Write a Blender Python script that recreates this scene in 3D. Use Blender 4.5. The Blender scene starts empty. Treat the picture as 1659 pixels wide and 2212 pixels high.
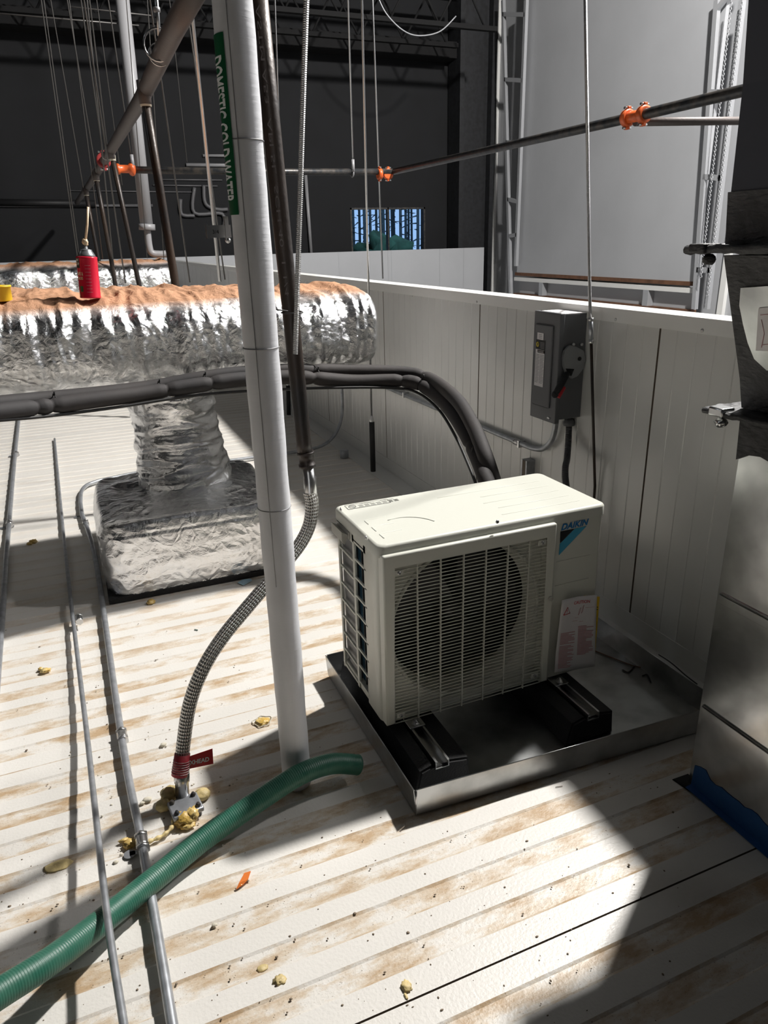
import bpy, bmesh, math, random
from mathutils import Vector, Matrix, noise
random.seed(7)
C = bpy.context.scene.collection
SC = bpy.context.scene
PI = math.pi

# ------------------------------------------------------------------ camera
W, H = 1659.0, 2212.0
FOC, PITCH, ROLL, YAW = 1557.945, .360634, -.0261179, -.390394
CAMP = Vector((0, 0, 1.4))
cp, sp, cy, sy = math.cos(PITCH), math.sin(PITCH), math.cos(YAW), math.sin(YAW)
FW = Vector((-sy*cp, cy*cp, -sp)); _r = Vector((cy, sy, 0)); _u = _r.cross(FW)
RT = _r*math.cos(ROLL) + _u*math.sin(ROLL); UP = -_r*math.sin(ROLL) + _u*math.cos(ROLL)
cam = bpy.data.cameras.new('camera'); cam.sensor_fit = 'VERTICAL'; cam.sensor_height = 36.0
cam.lens = FOC/H*36.0; cam.clip_start = .02; cam.clip_end = 200
co = bpy.data.objects.new('camera', cam); C.objects.link(co)
co.matrix_world = Matrix(((RT.x, UP.x, -FW.x, 0), (RT.y, UP.y, -FW.y, 0), (RT.z, UP.z, -FW.z, 1.4), (0, 0, 0, 1)))
SC.camera = co

def at(px, py, x=None, y=None, z=None):
    """world point where the sight line of a photo pixel meets a plane of the room"""
    d = FW + RT*((px-W/2)/FOC) - UP*((py-H/2)/FOC)
    if x is not None: t = x/d.x
    elif y is not None: t = y/d.y
    else: t = (z-1.4)/d.z
    return CAMP + d*t

# ------------------------------------------------------------------ light
SC.view_settings.view_transform = 'Standard'; SC.view_settings.look = 'None'
SC.view_settings.gamma = 1; SC.view_settings.use_curve_mapping = False
SC.view_settings.exposure = 0.0
wd = bpy.data.worlds.new('hall'); SC.world = wd; wd.use_nodes = True
wb = wd.node_tree.nodes['Background']; wb.inputs[0].default_value = (.9, .95, 1.0, 1); wb.inputs[1].default_value = .022
def lamp(name, kind, loc, power, size, col=(1, 1, 1), to=None, spread=None):
    l = bpy.data.lights.new(name, kind); l.energy = power; l.color = col
    if kind == 'AREA': l.shape = 'DISK'; l.size = size
    else: l.shadow_soft_size = size
    o = bpy.data.objects.new(name, l); C.objects.link(o); o.location = loc
    if to is not None: o.rotation_euler = (Vector(to)-Vector(loc)).to_track_quat('-Z', 'Y').to_euler()
    return o
lamp('high_bay_light', 'POINT', (4.95, 3.25, 6.4), 3800, .17, (1, .97, .93))
lamp('daylight_outside', 'AREA', (9, 17, 9), 1500, 6, (.6, .8, 1), to=(9.5, 30, 1))
lamp('high_bay_light', 'POINT', (-4.5, 6.5, 6.2), 50, .25, (.9, .95, 1))
lamp('high_bay_light', 'POINT', (7.6, .9, 6.6), 650, .25, (1, .97, .95))

# ------------------------------------------------------------------ materials
M = {}
def mat(name, col, rough=.5, metal=0.0, bump=None, var=None, coat=0.0, emit=None, trans=0.0, col2=None):
    """bump=(scale, strength[, stretch xyz]); var=(scale, amount) mottles the colour"""
    m = bpy.data.materials.new(name); m.use_nodes = True; M[name] = m
    nt = m.node_tree; b = nt.nodes['Principled BSDF']
    b.inputs['Base Color'].default_value = (*col, 1); b.inputs['Roughness'].default_value = rough
    b.inputs['Metallic'].default_value = metal
    if coat: b.inputs['Coat Weight'].default_value = coat; b.inputs['Coat Roughness'].default_value = .2
    if trans: b.inputs['Transmission Weight'].default_value = trans
    if emit:
        b.inputs['Emission Color'].default_value = (*emit[0], 1); b.inputs['Emission Strength'].default_value = emit[1]
    tc = None
    def coord(stretch=(1, 1, 1)):
        t = nt.nodes.new('ShaderNodeTexCoord'); mp = nt.nodes.new('ShaderNodeMapping')
        mp.inputs['Scale'].default_value = stretch
        g = nt.nodes.new('ShaderNodeNewGeometry'); nt.links.new(g.outputs['Position'], mp.inputs['Vector']); return mp.outputs[0]
    if var:
        n = nt.nodes.new('ShaderNodeTexNoise'); n.inputs['Scale'].default_value = var[0]; n.inputs['Detail'].default_value = 6
        nt.links.new(coord(var[2] if len(var) > 2 else (1, 1, 1)), n.inputs['Vector'])
        r = nt.nodes.new('ShaderNodeValToRGB'); r.color_ramp.elements[0].position = .38; r.color_ramp.elements[1].position = .66
        c2 = col2 or tuple(c*(1-var[1]) for c in col)
        r.color_ramp.elements[0].color = (*col, 1); r.color_ramp.elements[1].color = (*c2, 1)
        nt.links.new(n.outputs[0], r.inputs[0]); nt.links.new(r.outputs[0], b.inputs['Base Color'])
    if bump:
        n = nt.nodes.new('ShaderNodeTexNoise'); n.inputs['Scale'].default_value = bump[0]; n.inputs['Detail'].default_value = 5
        nt.links.new(coord(bump[2] if len(bump) > 2 else (1, 1, 1)), n.inputs['Vector'])
        bp = nt.nodes.new('ShaderNodeBump'); bp.inputs['Strength'].default_value = bump[1]; bp.inputs['Distance'].default_value = .01
        nt.links.new(n.outputs[0], bp.inputs['Height']); nt.links.new(bp.outputs[0], b.inputs['Normal'])
    return m

def nodes(name):
    m = M[name]; return m.node_tree, m.node_tree.nodes['Principled BSDF']

mat('deck_white', (.74, .715, .67), .38, 0, (130, .12), (2.2, .07))
mat('deck_dirty', (.72, .69, .64), .42, 0, (130, .14))
def deck_dirt():
    nt, b = nodes('deck_dirty'); N = nt.nodes; L = nt.links
    g = N.new('ShaderNodeNewGeometry'); mp = N.new('ShaderNodeMapping'); mp.inputs['Scale'].default_value = (3.6, 9, 1)
    L.new(g.outputs['Position'], mp.inputs['Vector'])
    n = N.new('ShaderNodeTexNoise'); n.inputs['Scale'].default_value = 1.7; n.inputs['Detail'].default_value = 9; n.inputs['Roughness'].default_value = .68
    L.new(mp.outputs[0], n.inputs['Vector'])
    r = N.new('ShaderNodeValToRGB'); e = r.color_ramp.elements
    e[0].position = .43; e[0].color = (.72, .69, .64, 1); e[1].position = .62; e[1].color = (.47, .335, .205, 1)
    k = e.new(.52); k.color = (.62, .53, .42, 1)
    L.new(n.outputs[0], r.inputs[0])
    # old footprints and grit: small dark specks
    v = N.new('ShaderNodeTexNoise'); v.inputs['Scale'].default_value = 260; v.inputs['Detail'].default_value = 2
    L.new(g.outputs['Position'], v.inputs['Vector'])
    r2 = N.new('ShaderNodeValToRGB'); r2.color_ramp.elements[0].position = .66; r2.color_ramp.elements[0].color = (0, 0, 0, 1)
    r2.color_ramp.elements[1].position = .72; r2.color_ramp.elements[1].color = (.7, .7, .7, 1)
    L.new(v.outputs[0], r2.inputs[0])
    mx = N.new('ShaderNodeMixRGB'); L.new(r2.outputs[0], mx.inputs[0]); L.new(r.outputs[0], mx.inputs[1]); mx.inputs[2].default_value = (.2, .15, .1, 1)
    # walked-on dirt lies in the near, middle strip of the roof; clean towards the back
    sx = N.new('ShaderNodeSeparateXYZ'); L.new(g.outputs['Position'], sx.inputs[0])
    mr = N.new('ShaderNodeMapRange'); mr.inputs['From Min'].default_value = 2.3; mr.inputs['From Max'].default_value = 3.4
    mr.inputs['To Min'].default_value = 1; mr.inputs['To Max'].default_value = .12; L.new(sx.outputs[1], mr.inputs[0])
    m2 = N.new('ShaderNodeMixRGB'); L.new(mr.outputs[0], m2.inputs[0]); m2.inputs[1].default_value = (.73, .70, .65, 1); L.new(mx.outputs[0], m2.inputs[2])
    L.new(m2.outputs[0], b.inputs['Base Color'])
deck_dirt()
mat('groove', (.16, .13, .10), .8)
mat('wall_panel', (.64, .64, .62), .27, .1, (60, .03), (3, .06))
mat('trim_white', (.74, .74, .72), .35)
mat('unit_ivory', (.60, .605, .54), .40, 0, (90, .02))
mat('unit_ivory_dark', (.42, .41, .37), .5)
mat('fan_black', (.012, .012, .013), .45)
mat('coil_blue', (.02, .11, .19), .45, .3, (500, .3))
mat('steel', (.62, .62, .62), .28, 1.0, (60, .05))
mat('galv', (.70, .71, .71), .23, 1.0, (18, .04), (14, .22))
mat('galv_pan', (.55, .56, .56), .30, 1.0, (14, .05), (9, .35))
mat('emt', (.46, .48, .51), .40, .7, (70, .06, (1, .08, 1)), (30, .25))
mat('rubber', (.014, .014, .015), .7, 0, (160, .3))
mat('foam_black', (.026, .024, .025), .75, 0, (40, .10), (5, .5), 0, None, 0, (.034, .028, .026))
mat('cable_black', (.01, .01, .01), .5)
mat('iron', (.020, .018, .018), .42, .3, (60, .15), (12, .5, (1, 1, .3)), 0, None, 0, (.050, .033, .023))
mat('iron_black', (.03, .033, .037), .38, .5, (60, .1), (20, .4), 0, None, 0, (.09, .08, .07))
mat('iron_brown', (.10, .085, .08), .5, .3, (60, .1))
mat('orange', (.72, .13, .03), .35, 0, None, (20, .3))
mat('red_paint', (.28, .03, .03), .45)
mat('pvc', (.27, .27, .28), .4)
mat('rod_grey', (.13, .125, .12), .4, .5)
mat('dark_steel', (.012, .013, .016), .6, 0, None, (14, .6))
mat('dim_grey', (.10, .10, .105), .5)
mat('jacket', (.74, .75, .78), .42, 0, (26, .10, (.5, .5, 5)), (6, .08))
mat('green_band', (.0, .085, .028), .4)
mat('white_ink', (.78, .80, .80), .5)
mat('black', (.008, .008, .009), .6)
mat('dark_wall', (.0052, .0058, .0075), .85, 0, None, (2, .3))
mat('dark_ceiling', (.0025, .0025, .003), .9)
mat('bright_wall', (.43, .44, .46), .45, 0, (25, .05), (1.2, .06))
mat('frame_grey', (.42, .43, .45), .4, .3)
mat('rust_edge', (.16, .075, .04), .8, 0, None, (8, .4))
mat('box_grey', (.115, .118, .125), .42, 0, (300, .04))
mat('plate_grey', (.30, .31, .32), .3, .7)
mat('label_white', (.72, .70, .70), .5)
mat('ink_black', (.01, .01, .01), .5)
mat('ink_red', (.50, .02, .03), .5)
mat('ink_pink', (.50, .22, .24), .6)
mat('ink_grey', (.25, .25, .26), .6)
mat('yellow', (.80, .52, .02), .4)
mat('yellow_ink', (.75, .6, .03), .5)
mat('logo_blue', (.01, .16, .42), .4)
mat('logo_cyan', (.06, .34, .52), .4)
mat('can_red', (.62, .012, .04), .25)
mat('can_grey', (.22, .23, .24), .35, .6)
mat('straw', (.80, .62, .42), .5)
mat('foam_yellow', (.62, .40, .09), .4, 0, (60, .5), (30, .4), .3, None, 0, (.75, .60, .28))
mat('foam_cream', (.72, .57, .27), .5, 0, (60, .4), (30, .3))
mat('mastic', (.062, .062, .064), .55, 0, (38, .9, (1, 1, 2.5)), (18, .55))
mat('duct_dark', (.05, .055, .07), .5, .2, (10, .1))
mat('tape_blue', (.01, .085, .27), .6, 0, (60, .3))
mat('red_label', (.52, .05, .07), .4)
mat('tag_red', (.55, .015, .02), .35)
mat('wrapper', (.35, .55, .68), .3)
mat('wrapper_orange', (.75, .20, .04), .3, .2)
mat('debris', (.22, .17, .12), .8)
mat('crumb', (.60, .56, .46), .8)
mat('bark', (.06, .10, .14), .9)
mat('needles', (.03, .10, .07), .9, 0, None, (3, .5))
mat('concrete', (.10, .10, .10), .9)

def foil_mat(name, dust, seed):
    m = mat(name, (.84, .85, .87), .20 if dust else .14, 1.0)
    nt, b = nodes(name); N = nt.nodes; L = nt.links
    g = N.new('ShaderNodeNewGeometry'); mp = N.new('ShaderNodeMapping'); mp.inputs['Location'].default_value = (seed, 0, 0)
    L.new(g.outputs['Position'], mp.inputs['Vector'])
    a = N.new('ShaderNodeTexNoise'); a.inputs['Scale'].default_value = 30 if dust else 20; a.inputs['Detail'].default_value = 7; a.inputs['Roughness'].default_value = .62; a.inputs['Distortion'].default_value = 1.2
    L.new(mp.outputs[0], a.inputs['Vector'])
    v = N.new('ShaderNodeTexVoronoi'); v.feature = 'DISTANCE_TO_EDGE'; v.inputs['Scale'].default_value = 17
    w = N.new('ShaderNodeTexNoise'); w.inputs['Scale'].default_value = 6; L.new(mp.outputs[0], w.inputs['Vector'])
    mxv = N.new('ShaderNodeMixRGB'); mxv.inputs[0].default_value = .25; L.new(mp.outputs[0], mxv.inputs[1]); L.new(w.outputs[1], mxv.inputs[2])
    L.new(mxv.outputs[0], v.inputs['Vector'])
    # reinforcing scrim of threads in the foil facing
    ad = N.new('ShaderNodeMath'); ad.operation = 'MULTIPLY_ADD'; L.new(v.outputs[0], ad.inputs[0]); ad.inputs[1].default_value = -1.2; L.new(a.outputs[0], ad.inputs[2])
    bp = N.new('ShaderNodeBump'); bp.inputs['Strength'].default_value = .46 if dust else .27; bp.inputs['Distance'].default_value = .02
    L.new(ad.outputs[0], bp.inputs['Height'])
    br = N.new('ShaderNodeTexBrick'); br.inputs['Scale'].default_value = 38; br.inputs['Mortar Size'].default_value = .03; br.offset = .0
    sx = N.new('ShaderNodeSeparateXYZ'); L.new(g.outputs['Position'], sx.inputs[0])
    cb = N.new('ShaderNodeCombineXYZ'); s2 = N.new('ShaderNodeMath'); s2.operation = 'ADD'; L.new(sx.outputs[0], s2.inputs[0]); L.new(sx.outputs[1], s2.inputs[1])
    L.new(s2.outputs[0], cb.inputs[0]); L.new(sx.outputs[2], cb.inputs[1]); L.new(cb.outputs[0], br.inputs['Vector'])
    b2 = N.new('ShaderNodeBump'); b2.inputs['Strength'].default_value = .25; b2.inputs['Distance'].default_value = .002
    L.new(br.outputs['Fac'], b2.inputs['Height']); L.new(bp.outputs[0], b2.inputs['Normal']); L.new(b2.outputs[0], b.inputs['Normal'])
    if dust:  # orange construction dust that has settled on the top side of the wrap
        z0, z1 = dust
        n2 = N.new('ShaderNodeTexNoise'); n2.inputs['Scale'].default_value = 9; n2.inputs['Detail'].default_value = 8; L.new(mp.outputs[0], n2.inputs['Vector'])
        mr = N.new('ShaderNodeMapRange'); mr.inputs['From Min'].default_value = z0; mr.inputs['From Max'].default_value = z1
        L.new(sx.outputs[2], mr.inputs[0])
        m1 = N.new('ShaderNodeMath'); m1.operation = 'MULTIPLY_ADD'; L.new(n2.outputs[0], m1.inputs[0]); m1.inputs[1].default_value = 1.4; m1.inputs[2].default_value = -.45
        m2 = N.new('ShaderNodeMath'); m2.operation = 'ADD'; m2.use_clamp = True; L.new(m1.outputs[0], m2.inputs[0]); L.new(mr.outputs[0], m2.inputs[1])
        m3 = N.new('ShaderNodeMath'); m3.operation = 'MULTIPLY'; m3.use_clamp = True; L.new(m2.outputs[0], m3.inputs[0]); L.new(mr.outputs[0], m3.inputs[1])
        cm = N.new('ShaderNodeMixRGB'); cm.inputs[1].default_value = (.86, .87, .88, 1); cm.inputs[2].default_value = (.47, .25, .14, 1); L.new(m3.outputs[0], cm.inputs[0])
        L.new(cm.outputs[0], b.inputs['Base Color'])
        i = N.new('ShaderNodeMath'); i.operation = 'SUBTRACT'; i.inputs[0].default_value = 1; L.new(m3.outputs[0], i.inputs[1]); L.new(i.outputs[0], b.inputs['Metallic'])
        r = N.new('ShaderNodeMapRange'); r.inputs['To Min'].default_value = .19; r.inputs['To Max'].default_value = .8; L.new(m3.outputs[0], r.inputs[0]); L.new(r.outputs[0], b.inputs['Roughness'])
foil_mat('foil', None, 0); foil_mat('foil_dusty', (1.15, 1.195), 3); foil_mat('foil_dusty_far', (1.19, 1.25), 9)
nodes('foil_dusty')[1].inputs['Roughness'].default_value = .22

def uv_bump(name, mode, freq, strength, dist=.002):
    nt, b = nodes(name); N = nt.nodes; L = nt.links
    u = N.new('ShaderNodeUVMap'); s = N.new('ShaderNodeSeparateXYZ'); L.new(u.outputs[0], s.inputs[0])
    def m(op, a, bb=None):
        x = N.new('ShaderNodeMath'); x.operation = op
        for i, q in enumerate((a, bb)):
            if q is None: continue
            if isinstance(q, (int, float)): x.inputs[i].default_value = q
            else: L.new(q, x.inputs[i])
        return x.outputs[0]
    if mode == 'braid':
        p = m('MULTIPLY', s.outputs[0], 2*PI*freq[0]); q = m('MULTIPLY', s.outputs[1], freq[1])
        h = m('MULTIPLY', m('SINE', m('ADD', p, q)), m('SINE', m('SUBTRACT', p, q)))
    else:
        h = m('SINE', m('MULTIPLY', s.outputs[1], freq))
    bp = N.new('ShaderNodeBump'); bp.inputs['Strength'].default_value = strength; bp.inputs['Distance'].default_value = dist
    L.new(h, bp.inputs['Height']); L.new(bp.outputs[0], b.inputs['Normal'])
    return h, nt, b
mat('braid', (.62, .61, .59), .30, 1.0); h, nt, b = uv_bump('braid', 'braid', (9, 330), .7, .004)
r = nt.nodes.new('ShaderNodeValToRGB'); r.color_ramp.elements[0].position = .0; r.color_ramp.elements[0].color = (.26, .24, .22, 1)
r.color_ramp.elements[1].position = .35; r.color_ramp.elements[1].color = (.80, .79, .77, 1)
mm = nt.nodes.new('ShaderNodeMath'); mm.operation = 'ADD'; mm.inputs[1].default_value = .35; nt.links.new(h, mm.inputs[0])
nt.links.new(mm.outputs[0], r.inputs[0]); nt.links.new(r.outputs[0], b.inputs['Base Color'])
mat('green_hose', (.014, .105, .068), .45, 0, None, (26, .4, (1, 1, 1)), .0, None, 0, (.035, .13, .088)); uv_bump('green_hose', 'rib', 1150, .2, .001)
mat('flex_metal', (.45, .45, .45), .35, 1.0); uv_bump('flex_metal', 'rib', 1500, .9, .002)
mat('thread', (.55, .55, .56), .35, 1.0); uv_bump('thread', 'rib', 2400, .6, .001)
mat('liquidtight', (.05, .05, .055), .4); uv_bump('liquidtight', 'rib', 900, .5, .002)

# ------------------------------------------------------------------ helpers
WL = {}
class MB:
    def __init__(s): s.bm = bmesh.new(); s.uv = s.bm.loops.layers.uv.new('UVMap'); s.mi = 0
    def face(s, vs, mi=None, smooth=False):
        try: f = s.bm.faces.new(vs)
        except ValueError: return None
        f.material_index = s.mi if mi is None else mi; f.smooth = smooth; return f
    def box(s, a, b, bev=0.0, seg=2, rot=None, mi=None):
        a, b = Vector(a), Vector(b); v = []
        for z in (a.z, b.z):
            for x, y in ((a.x, a.y), (b.x, a.y), (b.x, b.y), (a.x, b.y)): v.append(s.bm.verts.new((x, y, z)))
        fs = [s.face([v[i] for i in q], mi) for q in ((0, 3, 2, 1), (4, 5, 6, 7), (0, 1, 5, 4), (1, 2, 6, 5), (2, 3, 7, 6), (3, 0, 4, 7))]
        geo = list(v)
        if bev:
            es = list({e for f in fs for e in f.edges})
            r = bmesh.ops.bevel(s.bm, geom=es, offset=bev, segments=seg, affect='EDGES', profile=.5)
            geo = list({w for f in r['faces'] for w in f.verts} | {w for w in v if w.is_valid})
            for f in r['faces']: f.smooth = True
        if rot:
            bmesh.ops.rotate(s.bm, verts=geo, cent=rot[0], matrix=rot[1])
        return geo
    def tube(s, pts, r, n=12, caps=True, mi=None, smooth=True):
        pts = [Vector(p) for p in pts]; k = len(pts)
        rad = r if callable(r) else (lambda i, t, ll: r)
        ln = [0.0]
        for i in range(1, k): ln.append(ln[-1] + (pts[i]-pts[i-1]).length)
        T = [(pts[min(i+1, k-1)]-pts[max(i-1, 0)]).normalized() for i in range(k)]
        ref = Vector((0, 0, 1)) if abs(T[0].z) < .9 else Vector((1, 0, 0))
        nrm = (ref - T[0]*ref.dot(T[0])).normalized(); rings = []
        for i in range(k):
            nrm = (nrm - T[i]*nrm.dot(T[i])).normalized(); bi = T[i].cross(nrm); rr = rad(i, ln[i]/max(ln[-1], 1e-6), ln[i])
            rings.append([s.bm.verts.new(pts[i] + (nrm*math.cos(2*PI*j/n) + bi*math.sin(2*PI*j/n))*rr) for j in range(n)])
        for i in range(k-1):
            for j in range(n):
                f = s.face([rings[i][j], rings[i][(j+1) % n], rings[i+1][(j+1) % n], rings[i+1][j]], mi, smooth)
                if f:
                    for lp, (uu, vv) in zip(f.loops, ((j/n, ln[i]), ((j+1)/n, ln[i]), ((j+1)/n, ln[i+1]), (j/n, ln[i+1]))): lp[s.uv].uv = (uu, vv)
        if caps:
            s.face(list(reversed(rings[0])), mi); s.face(rings[-1], mi)
        return rings
    def lathe(s, prof, base, axis=(0, 0, 1), n=24, mi=None):
        """profile [(radius, height)] turned about an axis"""
        ax = Vector(axis).normalized(); q = Vector((0, 0, 1)).rotation_difference(ax); base = Vector(base); rings = []
        for r_, h_ in prof:
            rings.append([s.bm.verts.new(base + q @ Vector((r_*math.cos(2*PI*j/n), r_*math.sin(2*PI*j/n), h_))) for j in range(n)])
        for i in range(len(rings)-1):
            for j in range(n): s.face([rings[i][j], rings[i][(j+1) % n], rings[i+1][(j+1) % n], rings[i+1][j]], mi, True)
        s.face(list(reversed(rings[0])), mi); s.face(rings[-1], mi)
    def prism(s, poly, n, depth, mi=None):
        """polygon of 3-D points pushed along n*depth"""
        n = Vector(n)*depth; a = [s.bm.verts.new(Vector(p)) for p in poly]; b = [s.bm.verts.new(Vector(p)+n) for p in poly]
        s.face(a, mi); s.face(list(reversed(b)), mi)
        for i in range(len(a)): j = (i+1) % len(a); s.face([a[j], a[i], b[i], b[j]], mi)
    def torus(s, c, axis, R, r, n=24, m=8, mi=None):
        q = Vector((0, 0, 1)).rotation_difference(Vector(axis).normalized())
        s.tube([Vector(c) + q @ Vector((R*math.cos(2*PI*i/n), R*math.sin(2*PI*i/n), 0)) for i in range(n+1)], r, m, False, mi)
    def sphere(s, c, r, sc=(1, 1, 1), sub=3, amp=0, fr=8):
        g = bmesh.ops.create_icosphere(s.bm, subdivisions=sub, radius=1)
        for v in g['verts']:
            d = 1 + (amp*noise.noise(v.co*fr*.3 + Vector(c)*37) + amp*.5*noise.noise(v.co*fr*.8 + Vector(c)*11) if amp else 0)
            v.co = Vector((c[0]+v.co.x*r*sc[0]*d, c[1]+v.co.y*r*sc[1]*d, c[2]+v.co.z*r*sc[2]*d))
        for f in {f for v in g['verts'] for f in v.link_faces}: f.smooth = True; f.material_index = s.mi
    def build(s, name, mats, parent=None, fix=True):
        if fix: bmesh.ops.recalc_face_normals(s.bm, faces=s.bm.faces)
        me = bpy.data.meshes.new(name)
        if not isinstance(mats, (list, tuple)): mats = [mats]
        if parent is not None: org = WL[parent.name]
        else:
            xs = [v.co for v in s.bm.verts]
            org = Vector(((min(v.x for v in xs)+max(v.x for v in xs))/2, (min(v.y for v in xs)+max(v.y for v in xs))/2, min(v.z for v in xs)))
        bmesh.ops.translate(s.bm, verts=s.bm.verts, vec=-org)
        s.bm.to_mesh(me); s.bm.free()
        for m_ in mats: me.materials.append(M[m_])
        o = bpy.data.objects.new(name, me); C.objects.link(o); WL[o.name] = org.copy()
        if parent is not None: o.parent = parent
        else: o.location = org
        return o
def tag(o, label, cat, group=None):
    o['label'] = label; o['category'] = cat
    if group: o['group'] = group
    return o
def thing(name, label, cat, loc=(0, 0, 0), group=None):
    o = bpy.data.objects.new(name, None); o.empty_display_size = .05; C.objects.link(o); o.location = loc; WL[o.name] = Vector(loc)
    return tag(o, label, cat, group)
def struct(o): o['kind'] = 'structure'; return o
def smooth_path(P, n=8):
    P = [Vector(p) for p in P]; out = []
    for i in range(len(P)-1):
        p0, p1, p2, p3 = P[max(i-1, 0)], P[i], P[i+1], P[min(i+2, len(P)-1)]
        for j in range(n):
            t = j/n; out.append(.5*((2*p1) + (p2-p0)*t + (2*p0-5*p1+4*p2-p3)*t*t + (-p0+3*p1-3*p2+p3)*t*t*t))
    return out + [P[-1]]
def text_into(mb, s, o, u, v, size, depth=.0006, mi=None, bold=0.0, shear=0.0, align='LEFT', warp=None, width=None):
    """lettering laid from point o along u, upright along v; depth along u x v"""
    cu = bpy.data.curves.new('t', 'FONT'); cu.body = s; cu.size = size; cu.offset = bold; cu.shear = shear; cu.resolution_u = 3
    cu.align_x = align
    ob = bpy.data.objects.new('t', cu); C.objects.link(ob)
    dg = bpy.context.evaluated_depsgraph_get(); me = bpy.data.meshes.new_from_object(ob.evaluated_get(dg))
    o, u, v = Vector(o), Vector(u).normalized(), Vector(v).normalized(); n = u.cross(v)
    t = bmesh.new(); t.from_mesh(me); bmesh.ops.triangulate(t, faces=t.faces)
    if warp:
        for _ in range(3):
            es = [e for e in t.edges if e.calc_length() > size*.25]
            if not es: break
            bmesh.ops.subdivide_edges(t, edges=es, cuts=1); bmesh.ops.triangulate(t, faces=t.faces)
    k = 1.0
    if width:
        xs = [w.co.x for w in t.verts]; k = width/max(max(xs)-min(xs), 1e-6)
    mp = {}
    for w in t.verts:
        q = (w.co.x*k, w.co.y)
        mp[w] = mb.bm.verts.new(warp(*q) if warp else o + u*q[0] + v*q[1] + n*depth)
    for f in t.faces: mb.face([mp[w] for w in f.verts], mi)
    t.free(); bpy.data.meshes.remove(me); bpy.data.objects.remove(ob); bpy.data.curves.remove(cu)
def elbow(a, c, b, r, n=8):
    """rounded corner from a through c to b, with radius r"""
    a, c, b = Vector(a), Vector(c), Vector(b); u = (a-c).normalized(); v = (b-c).normalized()
    p, q = c+u*r, c+v*r; return [p*(1-t)**2 + c*2*t*(1-t) + q*t*t for t in [i/n for i in range(n+1)]]

# ================================================================== setting
XW, WT, TOPZ = 1.736, .10, 1.155
PAN = 1.06; S0 = .903
def deck():
    mb = MB(); prof = []
    y0, y1 = S0 - PAN*3, 14.2; dz = -.0032
    k = -3
    while S0 + k*PAN < y1:
        s = S0 + k*PAN
        prof += [(s-.0022, 0, 0), (s-.0012, -.006, 2), (s+.0012, -.006, 2), (s+.0022, 0, 0)] if k <= 0 else [(s-.0022, 0, 0), (s, -.0012, 0), (s+.0022, 0, 0)]
        for j in range(9):
            c = s + .09 + .11*j
            prof += [(c-.029, 0, 0), (c-.0225, dz, 1), (c+.0225, dz, 1), (c+.029, 0, 0)]
        k += 1
    prof = [p for p in prof if y0 <= p[0] <= y1]
    xs = [-7, -2, 0, 1, XW]
    rows = [[mb.bm.verts.new((x, p[0], p[1])) for x in xs] for p in prof]
    for i in range(len(rows)-1):
        a, b = prof[i], prof[i+1]; mi = 2 if (a[1] < -.005 or b[1] < -.005) else (1 if (a[1] < -.001 or b[1] < -.001) else 0)
        for j in range(len(xs)-1): mb.face([rows[i][j], rows[i][j+1], rows[i+1][j+1], rows[i+1][j]], mi)
    struct(mb.build('floor', ['deck_white', 'deck_dirty', 'groove'], fix=False))
deck()
def near_wall():
    mb = MB(); prof = []; y = -2.4; seams = [1.845 + 1.149*k for k in range(-4, 12)]
    for s in seams:
        if s > 14.2: break
        prof += [(s-.004, 0, 0), (s-.002, .006, 1), (s+.002, .006, 1), (s+.004, 0, 0)]
        for j in range(1, 15):
            c = s + j*1.149/15
            prof += [(c-.0035, 0, 0), (c, .0016 if j % 2 else -.0014, 0), (c+.0035, 0, 0)]
    prof = [p for p in prof if p[0] <= 14.2]
    lo = [mb.bm.verts.new((XW+p[1], p[0], 0)) for p in prof]; hi = [mb.bm.verts.new((XW+p[1], p[0], TOPZ)) for p in prof]
    for i in range(len(prof)-1): mb.face([lo[i], lo[i+1], hi[i+1], hi[i]], 1 if prof[i][1] > .005 or prof[i+1][1] > .005 else 0)
    ya, yb = prof[0][0], prof[-1][0]
    mb.box((XW+.02, ya, -3.5), (XW+WT, yb, TOPZ-.001))
    struct(mb.build('wall_right', ['wall_panel', 'groove'], fix=False))
    t = MB()   # U-shaped cap on the wall
    t.box((XW-.004, ya, TOPZ), (XW+WT+.004, yb, TOPZ+.004)); t.box((XW-.004, ya, TOPZ-.042), (XW-.001, yb, TOPZ)); t.box((XW+WT+.001, ya, TOPZ-.042), (XW+WT+.004, yb, TOPZ))
    o = struct(t.build('trim_1', 'trim_white'))
    s = MB()
    for p in ((1517, 714), (1170, 672), (1030, 652), (890, 640), (1330, 690)):
        q = at(*p, x=XW-.004); s.lathe([(.005, 0), (.005, .002), (.0025, .003)], q, (-1, 0, 0), 12)
    s.build('screw', 'steel', o)
    b = MB(); b.prism([(XW-.003, ya, .002), (XW-.003, ya, .082), (XW, ya, .082), (XW, ya, .0)], (0, 1, 0), yb-ya)
    b.box((XW-.125, ya, .0005), (XW-.002, yb, .0025)); struct(b.build('baseboard_right', 'wall_panel'))
near_wall()
mb = MB(); mb.box((-10, 14.2, -3.5), (8.3, 14.3, 1.2))
for px in (732, 838.5, 846, 950, 1002): 
    q = at(px, 560, y=14.19); mb.box((q.x-.006, 14.197, 0), (q.x+.006, 14.1999, 1.2), mi=1)
struct(mb.build('wall_back', ['bright_wall', 'frame_grey']))
XR = 8.82
mb = MB(); mb.box((XR, -3, -3.5), (XR+.15, 15, 7.2)); struct(mb.build('wall_right_far', 'bright_wall'))
mb = MB(); mb.box((-10, -6, -3.6), (XR, 15, -3.5)); struct(mb.build('floor', 'concrete'))
mb = MB(); mb.box((-10, -6, 7.0), (XR, 22, 7.1)); struct(mb.build('ceiling', 'dark_ceiling'))
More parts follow.
